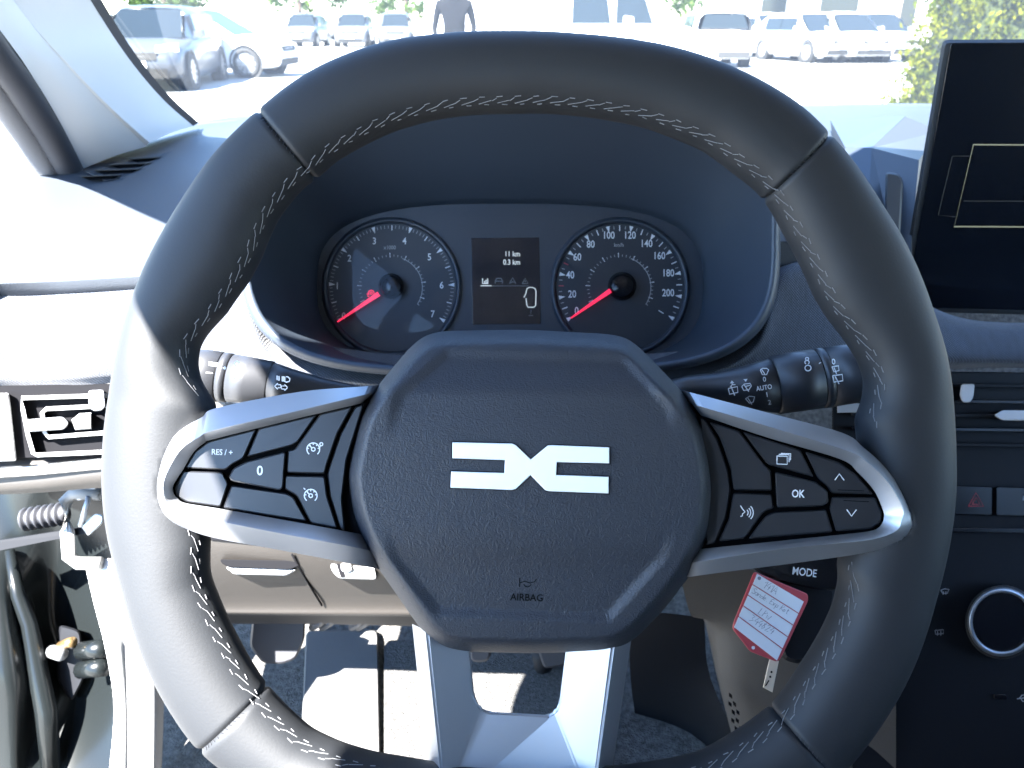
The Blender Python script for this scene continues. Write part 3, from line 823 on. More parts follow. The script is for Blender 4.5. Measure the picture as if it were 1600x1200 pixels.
text('help_symbol', '?', kd, 829.5, 488, 9, M_lcddim, lc, 0, 0, 1); strokes('divider_line', [[(826, 493), (833, 493)]], kd, 1, M_lcddim, lc)
M_lens = glass('cluster_lens', (.97, .97, .97), .25)
loft('cover_lens', [[C(x, y, dd) for x, y in P] for P, dd in ((lerp(PAN, OPN(), .05), KD - .008), (sup(797, 447, 240, 95, 2.6), KD - .013), (sup(797, 447, 120, 45, 2.3), KD - .0155), (sup(797, 447, 4, 2, 2), KD - .016))], M_lens, clu)

# =================================================================== COLUMN STALKS
col = thing('steering_column', 'dark steering column shroud behind the wheel hub', 'steering column', C(828, 780, .48))
loft('column_shroud', [[C(828 + a * math.cos(tau * i / 40) * 1.0, cyy - b * math.sin(tau * i / 40), dd) for i in range(40)] for a, b, cyy, dd in ((150, 140, 745, .362), (200, 165, 740, .385), (235, 175, 730, .43), (230, 170, 725, .50), (220, 150, 720, .57))], M_black, col, True, False, True)
def stalk(name, label, pts, rad, cuts, flat=.8):
    """lofted lever: pts px/depth along the axis, rad in px (height), ring cuts split it into parts"""
    t = thing(name, label, 'lever', C(pts[0][0], pts[0][1], pts[0][2]))
    return t
def lever_part(parent, pname, sts, m=None, flat=.75, n=28, capit=True):
    """sts: (px,py,depth,half_height_px, tilt_deg)"""
    rings = []
    for (x, y, d, hh, tl) in sts:
        r = hh * d / F
        c, s = math.cos(math.radians(tl)), math.sin(math.radians(tl))
        ax = Vector((1, 0, 0)) * -s + UP * c           # across the lever, in the picture plane
        rings.append([C(x, y, d) + ax * (r * math.cos(tau * k / n)) + NRM * (r * flat * math.sin(tau * k / n)) for k in range(n)])
    return loft(pname, rings, m or M_stalk, parent, True, False, capit)
ll = thing('lighting_stalk', 'black lighting and indicator lever with ring switch, its end in sunlight', 'lever', C(540, 600, .44))
lever_part(ll, 'stalk_arm', [(640, 640, .43, 14, -14), (560, 618, .425, 15, -14), (500, 610, .42, 20, -13), (450, 602, .415, 27, -12), (424, 597, .412, 31, -11)])
lever_part(ll, 'stalk_body', [(424, 597, .412, 31.5, -11), (422, 597, .412, 33, -11), (390, 594, .409, 36, -10), (362, 591, .407, 38, -9)])
lever_part(ll, 'ring_gap', [(362, 591, .407, 36, -9), (356, 590, .407, 36, -9)], M_pocket)
lever_part(ll, 'ring_switch', [(359, 590.5, .407, 38.5, -9), (347, 589, .406, 39, -9)])
lever_part(ll, 'end_knob', [(345, 589, .406, 37, -9), (344, 589, .406, 39.5, -9), (318, 586, .404, 40, -8), (296, 584, .403, 38, -8), (286, 583, .402, 33, -8), (282, 583, .402, 22, -8)])
def SL(d): 
    return lambda px, py, h=0.0: C(px, py, d - h)
lsp = SL(.414 - .0092)
strokes('beam_symbol', [[(433, 587), (433, 594)], [(436, 587.5), (436, 595)], [(441, 588), (441, 596)], [(443, 588), (443, 596)], [(445, 588.5), (445, 597)], [(447, 588.5), (450, 589), (453, 592), (452, 596), (448, 597), (446, 597)]], lsp, 1.7, M_print, ll)
def arrow_out(cx, cy, d, s):
    return [(cx + d * x * s, cy + y * s) for x, y in ((5, 0), (0, -5), (0, -2.5), (-5, -2.5), (-5, 2.5), (0, 2.5), (0, 5), (5, 0))]
strokes('indicator_symbol', [arrow_out(434, 603.5, -1, .95), arrow_out(444.5, 605.5, 1, .95)], lsp, 1.5, M_print, ll)
ksp = SL(.376)
strokes('lamp_symbol', [arc(370, 568, 4, 0, 360, 8), [(366, 575), (376, 577)], arc(369, 588, 4, 60, 300, 8), [(372, 584), (376, 584)], [(372, 592), (376, 592)]], ksp, 1.6, M_print, ll)
strokes('index_dot', [arc(351, 575, 1.2, 0, 360, 8)], SL(.3755), 2.4, M_print, ll)
strokes('lamp_symbol', [[(326, 566), (340, 568)], [(326, 570), (340, 572)], [(322, 582), (332, 583)]], SL(.374), 1.5, M_print, ll)

wl = thing('wiper_stalk', 'black wiper lever with white wiper symbols and AUTO lettering', 'lever', C(1100, 610, .44))
lever_part(wl, 'stalk_arm', [(1010, 620, .44, 16, 8), (1075, 606, .435, 19, 9), (1120, 606, .43, 24, 10), (1160, 607, .425, 34, 10), (1207, 603, .42, 43, 10)])
lever_part(wl, 'stalk_body', [(1208, 603, .42, 42, 10), (1210, 602, .42, 46, 10), (1240, 597, .417, 47, 10), (1276, 592, .414, 47, 10)])
lever_part(wl, 'ring_gap', [(1275, 592, .414, 45, 10), (1279, 591, .414, 45, 10)], M_pocket)
lever_part(wl, 'ring_switch', [(1278, 591.5, .414, 47.5, 10), (1290, 590, .413, 47.5, 10)])
lever_part(wl, 'ring_gap', [(1290, 590, .413, 45.5, 10), (1292, 590, .413, 45.5, 10)], M_pocket)
lever_part(wl, 'end_knob', [(1291.5, 589.5, .413, 47.5, 10), (1330, 584, .41, 46.5, 10), (1352, 581, .408, 44, 10), (1362, 580, .407, 36, 10), (1366, 579, .407, 24, 10)])
wsp = SL(.423 - .0135); wsb = SL(.418 - .0142); wse = SL(.411 - .0142)
def blade(cx, cy, s, r=0):
    q = [(-6, -3), (-3, -5), (3, -5), (6, -3), (3, 4), (-3, 4), (-6, -3)]
    return [(cx + x * s, cy + y * s) for x, y in q]
strokes('front_wipe_symbol', [blade(1194.5, 581, 1.1), [(1190, 577), (1196, 586)]], wsp, 1.4, M_print, wl)
text('lettering', '0', wsp, 1194.5, 593, 10.5, M_print, wl, -8, 0)
text('lettering', 'AUTO', wsp, 1194, 606, 10.5, M_print, wl, -9, 0, .85)
text('lettering', '1', wsp, 1198.5, 617, 10.5, M_print, wl, -9, 0)
text('lettering', '2', wsp, 1202.5, 629, 10.5, M_icon, wl, -9, 0)
strokes('rear_wash_symbol', [[(1138, 607), (1152, 604), (1153, 613), (1140, 616), (1138, 607)], [(1141, 605), (1144, 601), (1149, 601)], [(1142, 603), (1148, 618)], [(1144, 601), (1144, 597)]], wsp, 1.5, M_print, wl)
trimesh2 = mk('wash_arrow', [wsp(1140.5, 599, .0003), wsp(1147.5, 598.5, .0003), wsp(1143.5, 594.5, .0003)], [(0, 1, 2)], M_print, wl, fix=False)
strokes('front_wash_symbol', [[(1159, 604), (1163, 600), (1172, 599), (1174, 603), (1170, 609), (1162, 610), (1159, 604)], [(1162, 600), (1170, 612)], [(1164, 604), (1172, 602)]], wsp, 1.5, M_print, wl)
mk('wash_arrow', [wsp(1161.5, 592.5, .0003), wsp(1168, 592, .0003), wsp(1165.3, 596.5, .0003)], [(0, 1, 2)], M_print, wl, fix=False)
strokes('single_wipe_symbol', [[(1165, 623), (1171, 619), (1179, 620), (1177, 628), (1171, 630), (1165, 623)], [(1168, 621), (1175, 632)]], wsp, 1.4, M_icon, wl)
strokes('interval_symbol', [arc(1262.5, 575, 4.8, 0, 360, 12, 4.5), arc(1261, 566, 3.5, -60, 240, 8, 3), arc(1261, 560.5, 2.6, -60, 240, 6, 2)], wsb, 1.6, M_print, wl)
strokes('index_dot', [arc(1282, 568.5, 1.2, 0, 360, 8)], wsb, 2.6, M_print, wl)
text('lettering', '0', wse, 1302.5, 565.5, 12.5, M_print, wl, -6, 0)
strokes('rear_wipe_symbol', [[(1300, 573), (1310, 571.5), (1311, 579), (1303, 581), (1300, 573)], [(1303, 574), (1307, 584)], [(1301, 587), (1316, 585), (1317, 595), (1303, 597), (1301, 587)], [(1305, 588), (1311, 600)]], wse, 1.6, M_print, wl)
# remote audio control and key tag, right of the column
rem = thing('audio_remote', 'black audio remote pod marked MODE under the spoke', 'audio remote', C(1250, 900, .44))
plate('remote_face', roundc([(1165, 880), (1330, 860), (1335, 895), (1310, 921), (1278, 922), (1200, 905)], 8), S(.43), .0, -.03, M_gloss, rem, cham=3, chd=.002)
plate('remote_body', roundc([(1215, 905), (1308, 918), (1302, 965), (1262, 1032), (1245, 1038), (1222, 1030), (1215, 980)], 12), S(.437), .0, -.03, M_black, rem, cham=6, chd=.006)
text('lettering', 'MODE', S(.4297), 1257, 894.5, 17, M_print, rem, 7, 0, .8)
strokes('phone_symbol', [[(1311, 893), (1318, 895), (1316, 904), (1309, 901), (1311, 893)], [(1311, 898), (1317, 900)]], S(.4297), 1.4, M_print, rem)
# =================================================================== KEY TAG
kt = thing('key_tag', 'red key tag with ruled white label and pencil handwriting', 'key tag', C(1200, 960, .425))
T0 = S(.421)
plate('tag_frame', roundc([(1178, 893), (1262, 928), (1263, 938), (1219, 1031), (1213, 1034), (1172, 1018), (1144, 982), (1146, 972)], 4), T0, 0, -.0015, M_tagred, kt, cham=1, chd=.0004)
tp = plate('paper_label', [(1183, 896.5), (1256, 940), (1214, 1032), (1147, 980)], T0, .0004, -.0003, M_paper, kt, cham=.4, chd=.0001)
def on_tag(px, py, h=0.0): return T0(px, py, .0006)
for f in (.2, .4, .6, .8):
    a = (1183 + (1147 - 1183) * f, 896.5 + (980 - 896.5) * f); b = (1256 + (1214 - 1256) * f, 940 + (1032 - 940) * f)
    strokes('ruled_line', [[a, b]], on_tag, 1.3, M_tagred, tp)
HW = {'1': [[(0, .7), (.3, 1), (.3, 0)]], '4': [[(.4, 1), (0, .4), (.6, .4)], [(.45, .7), (.4, 0)]], 'A': [[(0, 0), (.3, 1), (.6, 0)], [(.1, .4), (.5, .4)]],
      'S': [[(.6, .9), (.3, 1), (0, .75), (.5, .4), (.5, .1), (0, 0)]], 'a': [[(.5, .5), (.1, .5), (0, .15), (.3, 0), (.5, .5), (.5, 0)]],
      'n': [[(0, .5), (.05, 0), (.1, .4), (.4, .5), (.45, 0)]], 'd': [[(.45, .4), (.1, .45), (0, .1), (.4, .1), (.5, 1), (.5, 0)]], 'e': [[(0, .25), (.4, .3), (.3, .5), (.05, .4), (.05, .05), (.4, .05)]],
      '.': [[(.1, 0), (.15, .06)]], 'E': [[(.5, 1), (.05, .9), (.05, .5), (.4, .5), (.05, .45), (0, 0), (.5, .05)]], 'x': [[(0, .5), (.4, 0)], [(.4, .5), (0, 0)]],
      'p': [[(0, .5), (.05, -.4), (.05, .4), (.4, .45), (.4, .1), (.05, .05)]], 'r': [[(0, .5), (.05, 0), (.1, .35), (.4, .5)]], 'R': [[(0, 0), (.05, 1), (.5, .85), (.1, .5), (.6, 0)]],
      'o': [[(.2, .5), (0, .25), (.2, 0), (.4, .25), (.2, .5)]], 't': [[(.2, .9), (.2, 0), (.4, 0)], [(0, .6), (.4, .6)]], 'L': [[(.1, 1), (0, 0), (.4, .05)]], 'P': [[(0, 0), (.1, 1), (.5, .8), (.1, .5)]],
      'W': [[(0, .6), (.1, 0), (.3, .5), (.4, 0), (.65, .7)]], '3': [[(0, 1), (.45, .9), (.15, .55), (.5, .3), (0, 0)]], '8': [[(.4, .9), (.1, .8), (.4, .3), (.2, 0), (.05, .25), (.4, .9)]],
      '2': [[(.05, .8), (.3, 1), (.45, .7), (0, 0), (.5, .05)]], '7': [[(0, 1), (.5, 1), (.15, 0)], [(.1, .5), (.45, .5)]]}
def hand(s, x, y, sz, step=.62):
    """handwriting along the tag's ruled lines (they run down to the right)"""
    ux, uy = .859, .512; vx, vy = .40, -.917
    L_ = []; u = 0
    for ch in s:
        if ch != ' ':
            for ln in HW[ch]:
                P = []
                for a, b in ln:
                    aa, bb = a + b * .18 + random.uniform(-.04, .04), b + random.uniform(-.04, .04)
                    P.append((x + (ux * (u + aa) + vx * bb) * sz, y + (uy * (u + aa) + vy * bb) * sz))
                L_.append(P)
        u += step * (.6 if ch in ' .1' else 1)
    strokes('handwriting', L_, on_tag, .8, M_ink, tp)
hand('141A', 1191, 917, 12); hand('Sande. Exp Rot', 1174, 926, 9, .58); hand('LPW', 1184, 959, 11); hand('344824', 1170, 970, 11.5)
strokes('pencil_mark', [arc(1186.5, 903.5, 2.2, 0, 360, 8), arc(1186.5, 903.5, 1, 0, 360, 6)], on_tag, 1.6, M_ink, tp)
strokes('tag_hole', [arc(1177, 1012, 1.5, 0, 360, 10)], lambda px, py, h=0: T0(px, py, .0003), 2.6, M_paper, kt)
ks = thing('key_strip', 'narrow beige strip with three dark marks hanging below the key tag', 'strip', C(1205, 1060, .43))
plate('strip_body', [(1202, 1030), (1217, 1033), (1207, 1082), (1192, 1074)], S(.43), 0, -.002, M_wood, ks, cham=.8, chd=.0003)
strokes('strip_marks', [arc(1205.5, 1050, 1, 0, 360, 6), arc(1203.5, 1057.5, 1, 0, 360, 6), [(1201.5, 1063), (1196, 1072)]], S(.4297), 2, M_pocket, ks)

# =================================================================== LEFT AIR VENT AND LOWER DASH
vent = thing('air_vent', 'driver side air vent with bright bracket trims next to the door', 'air vent', C(80, 660, .55))
V = S(.53)
hexa('vent_housing', [C(-60, 604, .535), C(330, 596, .53), C(330, 712, .53), C(-60, 716, .535)], [C(-60, 604, .60), C(330, 596, .60), C(330, 712, .60), C(-60, 716, .60)], M_pocket, vent)
plate('vent_frame', roundc([(-40, 616), (14, 614), (26, 720), (-40, 722)], 4), V, .004, -.02, M_kick, vent, cham=3, chd=.002)
def bracket(P, wd, name, m):
    for i in range(len(P) - 1): pass
    vs_ = []
    n = len(P)
    for i in range(n):
        a = P[max(i - 1, 0)]; b = P[min(i + 1, n - 1)]
        dx, dy = b[0] - a[0], b[1] - a[1]; l = math.hypot(dx, dy); nx, ny = -dy / l * wd / 2, dx / l * wd / 2
        for hh, k in ((.006, .8), (.004, 1), (-.012, 1)):
            vs_ += [V(P[i][0] + nx * k, P[i][1] + ny * k, hh), V(P[i][0] - nx * k, P[i][1] - ny * k, hh)]
    fs = []
    for i in range(n - 1):
        a, b = i * 6, (i + 1) * 6
        for q in ((0, 1), (0, 2), (1, 3), (2, 4), (3, 5)): fs.append((a + q[0], a + q[1], b + q[1], b + q[0]))
    mk(name, vs_, fs, m, vent)
bracket([(168, 618), (34, 622), (36, 640), (44, 680), (52, 708), (58, 711), (168, 706)], 7, 'vent_trim', M_kick)
bracket([(168, 634), (72, 639), (66, 645), (70, 676), (76, 683), (168, 676)], 7, 'vent_trim', M_kick)
plate('vent_tab', roundc([(138, 610), (163, 609), (165, 636), (158, 642), (145, 642), (139, 634)], 5), V, .012, -.01, M_metalg, vent, cham=2, chd=.0015)
plate('vent_tab', roundc([(36, 656), (98, 651), (108, 661), (100, 671), (40, 675)], 5), V, .012, -.01, M_metalg, vent, cham=2, chd=.0015)
plate('vent_knob', [(112, 656), (124, 646), (143, 645), (143, 670), (118, 672)], V, .009, -.01, M_kick, vent, cham=2, chd=.0015)
for yy in (628, 648, 664, 692): plate('vent_slat', [(60, yy), (330, yy - 6), (330, yy - 2), (60, yy + 4)], V, -.008, -.04, M_dashblk, vent, cham=1)
# chrome strip and panels below the vent
ld = thing('lower_dash', 'grey lower dash panel with pocket and switch below the steering wheel', 'dash panel', C(420, 900, .57))
tube('chrome_strip', [C(-60, 742, .532), C(60, 734, .53), C(165, 724, .527), C(340, 712, .52)], .0042, M_chrome, ld, 10)
sheet('trim_strip', [[C(-60, 716, .545), C(60, 714, .54), C(165, 708, .537), C(340, 700, .53)], [C(-60, 735, .54), C(60, 730, .535), C(165, 722, .53), C(340, 712, .525)], [C(-60, 765, .54), C(60, 757, .535), C(165, 746, .53), C(340, 740, .525)], [C(-60, 775, .55), C(60, 770, .545), C(165, 762, .54), C(340, 756, .535)]], M_lower, ld, sub=4)
sheet('lower_panel', [[C(230, 750, .54), C(340, 745, .535), C(520, 770, .52), C(700, 800, .51)], [C(230, 850, .535), C(340, 848, .53), C(520, 858, .52), C(700, 866, .515)], [C(250, 940, .592), C(340, 940, .590), C(520, 940, .580), C(700, 940, .572)], [C(250, 958, .603), C(340, 959, .601), C(520, 961, .591), C(700, 962, .583)], [C(260, 955, .64), C(345, 958, .635), C(520, 960, .625), C(700, 962, .615)]], M_lower, ld, sub=6)
LP = S(.522)
tube('panel_seam', [C(456, 866, .525), C(475, 900, .548), C(503, 946, .582)], .0008, M_pocket, ld, 6)
tube('panel_seam', [C(330, 842, .529), C(420, 850, .5235), C(560, 862, .5155)], .0012, M_pocket, ld, 6)
plate('pocket_recess_shade', roundc([(344, 874), (458, 876), (468, 884), (452, 890), (356, 886), (346, 880)], 4), S(.538), .004, -.02, M_pocket, ld, cham=1)  # raised black plate; its colour stands in for shade inside the pocket
plate('pocket_lip', roundc([(352, 886), (456, 889), (464, 890), (448, 899), (366, 897)], 4), S(.543), .006, -.01, M_white, ld, cham=2, chd=.002)  # the sunlit highlight along the lip is put into the white colour
plate('light_switch', roundc([(515, 874), (585, 880), (590, 906), (530, 904), (518, 892)], 6), S(.538), .006, -.03, M_kick, ld, cham=2, chd=.002)
plate('switch_recess', roundc([(524, 876), (534, 877), (540, 902), (532, 902)], 2), S(.538), .0065, -.01, M_pocket, ld, cham=.5)
plate('switch_wheel', roundc([(532, 880), (549, 881), (551, 891), (544, 895), (534, 893)], 4), S(.538), .010, -.01, M_white, ld, cham=2, chd=.002)

# =================================================================== DISPLAY AND CENTRE STACK
disp = thing('infotainment_display', 'upright dark touchscreen on the centre of the dash', 'display', C(1560, 420, .63))
n_d = Vector((-.10, -1, .03)).normalized()
p_d = C(1478, 65, .560)
DP = PL(p_d, n_d)
plate('display_housing', roundc([(1473, 62), (1900, 60), (1900, 500), (1404, 486), (1412, 420)], 10), DP, -.0015, -.022, M_housing, disp, cham=5, chd=.002)
plate('screen_panel', roundc([(1486, 67), (1890, 66), (1890, 492), (1420, 480), (1424, 425)], 5), DP, .0, -.004, M_screen, disp, cham=.8, chd=.0002)
dsp = lambda px, py, h=0.0: DP(px, py, .0006)
strokes('screen_frame', [[(1900, 228), (1521, 226), (1491, 354), (1900, 356)]], dsp, 2.2, M_amber, disp)
strokes('screen_frame', [[(1515, 244), (1488, 244), (1466, 336), (1493, 339)]], dsp, 1.0, M_amberdim, disp)
strokes('screen_frame', [[(1506, 314), (1900, 316)]], dsp, 1.0, M_amberdim, disp)
st = thing('centre_console', 'black centre console with vents, hazard switch and climate knobs', 'console', C(1500, 800, .62))
Q = S(.585)
plate('console_face', [(1300, 578), (1760, 584), (1760, 1330), (1330, 1330), (1330, 900), (1300, 700)], Q, 0, -.05, M_black, st, cham=2)
for i, yy in enumerate((597, 622, 644, 666, 690)):
    plate('vent_slat', [(1330, yy), (1760, yy + 5), (1760, yy + 11), (1330, yy + 6)], Q, .010, .0005, M_gloss if i % 2 else M_black, st, cham=1, chd=.001)
plate('vent_tab', roundc([(1502, 600), (1523, 600), (1521, 620), (1516, 629), (1504, 629), (1499, 618)], 4), Q, .020, .002, M_white, st, cham=1.5, chd=.001)
plate('vent_tab', roundc([(1553, 649), (1566, 641), (1680, 642), (1680, 657), (1566, 657)], 3), Q, .020, .002, M_white, st, cham=1.5, chd=.001)
plate('vent_trim', [(1308, 631), (1350, 630), (1350, 644), (1308, 645)], S(.56), 0, -.01, M_white, st, cham=1)
sw = plate('hazard_switch', roundc([(1490, 758), (1551, 760), (1551, 806), (1490, 804)], 4), Q, .004, .0005, M_gloss, st, cham=1.5, chd=.001)
strokes('hazard_symbol', [[(1513, 791), (1525, 770), (1537, 791), (1513, 791)], [(1519, 788), (1525, 777), (1531, 788), (1519, 788)]], lambda px, py, h=0: Q(px, py, .0043), 1.7, M_hazred, sw)
plate('switch', roundc([(1556, 760), (1640, 762), (1640, 808), (1556, 806)], 4), Q, .004, .0005, M_gloss, st, cham=1.5, chd=.001)
text('lettering', 'PASS', lambda px, py, h=0: Q(px, py, .0043), 1608, 779, 10, M_icon, st, 2, 0)
plate('console_step', [(1330, 822), (1760, 828), (1760, 836), (1330, 830)], Q, .006, .0005, M_gloss, st, cham=1.5)
def knob(cx, cy, r, name):
    n = 64
    k = thing(name, 'round climate knob with satin silver ring and black centre', 'knob', Q(cx, cy, 0), 'climate knobs on the centre console') if 0 else None
    prof = [(r, .0005), (r, .010), (r * .97, .014), (r * .93, .015)]
    o = loft('climate_knob', [[Q(cx + q * math.cos(tau * i / n), cy - q * math.sin(tau * i / n), h) for i in range(n)] for q, h in prof], M_lower, st)
    vs_, fs = [], []
    for i in range(90):
        a = tau * i / 90; b = tau * (i + .5) / 90; base = len(vs_)
        for t in (a, b):
            for rr, h in ((r * 1.015, .002), (r * 1.015, .011)): vs_.append(Q(cx + rr * math.cos(t), cy - rr * math.sin(t), h))
        fs.append((base, base + 1, base + 3, base + 2))
    mk('grip_ridges', vs_, fs, M_kick, o, kind='stuff')
    loft('knob_ring', [[Q(cx + q * math.cos(tau * i / n), cy - q * math.sin(tau * i / n), h) for i in range(n)] for q, h in ((r * .93, .015), (r * .9, .0175), (r * .85, .0185), (r * .80, .0175), (r * .79, .015))], M_ring, o)
    plate('knob_face', [(cx + r * .8 * math.cos(tau * i / n), cy - r * .8 * math.sin(tau * i / n)) for i in range(n)], Q, .016, .012, M_gloss, o, cham=1)
knob(1566, 972, 58, 'k'); knob(1400, 970, 50, 'k')
isp = lambda px, py, h=0: Q(px, py, .0008)
strokes('defrost_symbol', [[(1470, 922), (1476, 920), (1483, 921), (1480, 927), (1473, 927), (1470, 922)], [(1474, 924), (1474, 929)], [(1478, 924), (1478, 929)]], isp, 1.3, M_icon, st)
strokes('defrost_symbol', [[(1461, 985), (1474, 984), (1474, 990), (1462, 991), (1461, 985)], [(1465, 986), (1465, 993)], [(1470, 986), (1470, 993)]], isp, 1.3, M_icon, st)
plate('charging_port', roundc([(1552, 1084), (1572, 1085), (1574, 1094), (1553, 1093)], 3), Q, .002, .0005, M_gloss, st, cham=1)
strokes('port_symbol', [[(1589, 1092), (1603, 1090)], [(1593, 1091), (1597, 1086), (1600, 1086)], [(1595, 1091), (1598, 1096), (1601, 1096)]], isp, 1.4, M_icon, st)
# side wall of the console / knee panel seen through the wheel
kn = thing('knee_panel', 'brownish plastic footwell side panel with a small grille beside the console', 'side panel', C(1200, 1050, .62))
sheet('panel_skin', [[C(1060, 890, .53), C(1180, 890, .53), C(1330, 900, .54), C(1400, 900, .545)], [C(1080, 962, .58), C(1200, 962, .56), C(1330, 980, .555), C(1400, 990, .555)], [C(1098, 962, .62), C(1140, 1060, .60), C(1250, 1090, .585), C(1400, 1120, .575)], [C(1120, 1060, .70), C(1165, 1200, .66), C(1260, 1260, .62), C(1400, 1330, .60)]], M_knee, kn, sub=5)
sheet('panel_skin', [[C(985, 955, .62), C(1040, 958, .61), C(1100, 965, .61)], [C(985, 1060, .72), C(1060, 1060, .70), C(1110, 1060, .68)], [C(1000, 1180, .80), C(1085, 1180, .75), C(1165, 1190, .67)], [C(1010, 1330, .85), C(1100, 1330, .80), C(1190, 1330, .70)]], M_black, kn, sub=4)
for i in range(7):
    for j in range(3):
        x, y = 1139 + i * 2.2 + j * 7 - (i % 2) * 3, 1082 + i * 13
        if x + 5 < 1137 + (y - 1075) * .35 + 8: plate('grille_bar', [(x, y), (x + 5, y + 4), (x + 5, y + 10), (x, y + 6)], S(.585), 0, -.004, M_pocket, kn, cham=.4)

# =================================================================== FOOTWELL
fz = .565                                              # car floor height above the ground
fl_ = sheet('floor', [[Vector((x, y, z)) for x in (-.42, -.1, .2, .5, 1.1)] for y, z in ((-1.9, fz), (-.2, fz), (.4, fz), (.64, fz), (.80, fz + .07), (.95, fz + .24), (1.0, fz + .45))], M_carpet, None, sub=5)
fl_['kind'] = 'structure'
FL = PL((0, 0, fz + .012), (0, 0, 1))
def onfloor(name, P, m, label, cat, h=.012, cham=2):
    o = plate(name, P, PL((0, 0, fz), (0, 0, 1)), h, .002, m, None, cham=cham, chd=.003)
    o['label'] = label; o['category'] = cat
onfloor('floor_mat', roundc([(600, 1000), (600, 1400), (940, 1400), (920, 1000)], 12), mat('mat_pile', (.06, .0585, .056), 1.0, bump=('noise', 600, 1.0, .004), var=(260, .5)), 'grey pile floor mat lying under the pedals', 'floor mat', .012)
onfloor('footrest', roundc([(478, 985), (590, 985), (598, 1400), (460, 1400)], 8), mat('footrest_plastic', (.075, .074, .072), .6, bump=('noise', 300, .2, .001)), 'pale plastic footrest beside the floor mat', 'footrest', .014)
def pedal(name, label, pad, dep, arm):
    t = thing(name, label, 'pedal', C(pad[0][0], pad[0][1], dep))
    plate('pedal_pad', roundc(pad, 8), S(dep), 0, -.015, M_rubber, t, cham=3, chd=.003)
    tube('pedal_arm', arm, .010, M_black, t, 10)
pedal('clutch_pedal', 'dark clutch pedal hanging over the carpet next to the footrest', [(395, 958), (478, 952), (476, 1000), (462, 1030), (440, 1038), (410, 1036), (390, 1010)], .72, [C(440, 960, .73), C(445, 900, .72), C(450, 840, .70)])
pedal('brake_pedal', 'dark brake pedal seen through the lower spoke window', [(730, 1000), (768, 1000), (766, 1030), (755, 1035), (736, 1034)], .74, [C(750, 1010, .75), C(752, 950, .72), C(755, 880, .70)])
pedal('accelerator_pedal', 'dark accelerator pedal over the floor mat behind the spoke window', [(838, 1010), (884, 1010), (884, 1040), (850, 1045)], .76, [C(845, 1020, .77), C(850, 1060, .82), C(862, 1090, .86), C(885, 1115, .9)])
wi = thing('wiring_cover', 'dark cover and cables under the lower dash panel', 'cable cover', C(560, 975, .66))
sheet('cover_skin', [[C(330, 955, .61), C(480, 955, .61), C(700, 955, .61)], [C(330, 975, .66), C(480, 975, .66), C(700, 980, .66)], [C(330, 962, .72), C(480, 962, .72), C(700, 968, .72)]], M_black, wi, sub=4)
for x in (508, 524, 570, 580): tube('cable', [C(x, 950, .62), C(x - 8, 972, .66), C(x - 20, 980, .74)], .004, M_dashblk, wi, 8)

# =================================================================== DOOR FRAME, LEFT
df = thing('door_frame', 'dark painted door frame with white seal and sill trim at the open door', 'door frame', C(90, 1000, .68))
sheet('painted_pillar', [
 [C(-120, 745, .66), C(-20, 750, .67), C(40, 752, .66), C(100, 750, .665), C(190, 745, .66)],
 [C(-120, 850, .66), C(-20, 850, .66), C(40, 860, .672), C(100, 860, .69), C(190, 860, .67)],
 [C(-120, 940, .65), C(-10, 940, .64), C(35, 960, .66), C(90, 970, .70), C(190, 980, .67)],
 [C(-120, 1040, .64), C(0, 1040, .63), C(55, 1060, .655), C(110, 1060, .69), C(190, 1080, .67)],
 [C(-120, 1120, .64), C(10, 1120, .635), C(50, 1150, .66), C(110, 1130, .68), C(190, 1150, .66)],
 [C(-120, 1260, .66), C(0, 1230, .64), C(40, 1240, .645), C(90, 1240, .65), C(190, 1260, .64)]], M_paint, df, sub=8)
tube('pressed_edge', [C(15, 860, .662), C(28, 930, .655), C(45, 975, .656), C(58, 1040, .652), C(72, 1110, .655), C(80, 1200, .655)], [.004, .006, .007, .008, .009, .008], M_paint, df, 12)
sheet('seal_strip', [
 [C(132, 878, .64), C(150, 874, .625), C(190, 872, .63)],
 [C(146, 940, .63), C(165, 940, .615), C(194, 940, .62)],
 [C(166, 1020, .62), C(182, 1020, .605), C(197, 1020, .612)],
 [C(178, 1110, .61), C(190, 1110, .598), C(200, 1110, .603)],
 [C(168, 1230, .60), C(186, 1230, .588), C(200, 1230, .594)]], M_white, df, sub=6)
sheet('kick_trim', [
 [C(185, 740, .60), C(225, 740, .58), C(262, 740, .60), C(280, 745, .66)],
 [C(192, 900, .605), C(225, 900, .585), C(250, 900, .60), C(262, 900, .66)],
 [C(196, 1010, .605), C(225, 1010, .585), C(250, 1010, .60), C(258, 1010, .68)],
 [C(199, 1110, .60), C(228, 1110, .58), C(252, 1110, .60), C(256, 1110, .70)],
 [C(200, 1230, .59), C(230, 1230, .57), C(248, 1230, .59), C(252, 1230, .70)]], M_kick, df, sub=6)
tube('latch_pin', [C(95, 1010, .66), C(108, 1004, .65), C(114, 1003, .648)], .0045, M_brass, df, 12)
tube('latch_bolt', [C(82, 1018, .66), C(96, 1022, .648)], .006, M_metalg, df, 10)
for yy in (1013, 1042): tube('bolt_sleeve', [C(128, yy + 4, .655), C(164, yy, .64)], .008, M_paint, df, 12)
plate('bracket_plate', roundc([(92, 975), (126, 985), (132, 1060), (112, 1098), (88, 1060)], 10), S(.672), 0, -.01, M_black, df, cham=3, chd=.003)
cs = thing('door_check_strap', 'dark metal door check strap crossing the hinge gap', 'door strap', C(80, 845, .62))
hexa('strap_bar', [C(-40, 851, .61), C(140, 822, .625), C(142, 832, .625), C(-40, 868, .61)], [C(-40, 850, .625), C(140, 821, .64), C(142, 831, .64), C(-40, 867, .625)], M_black, cs)
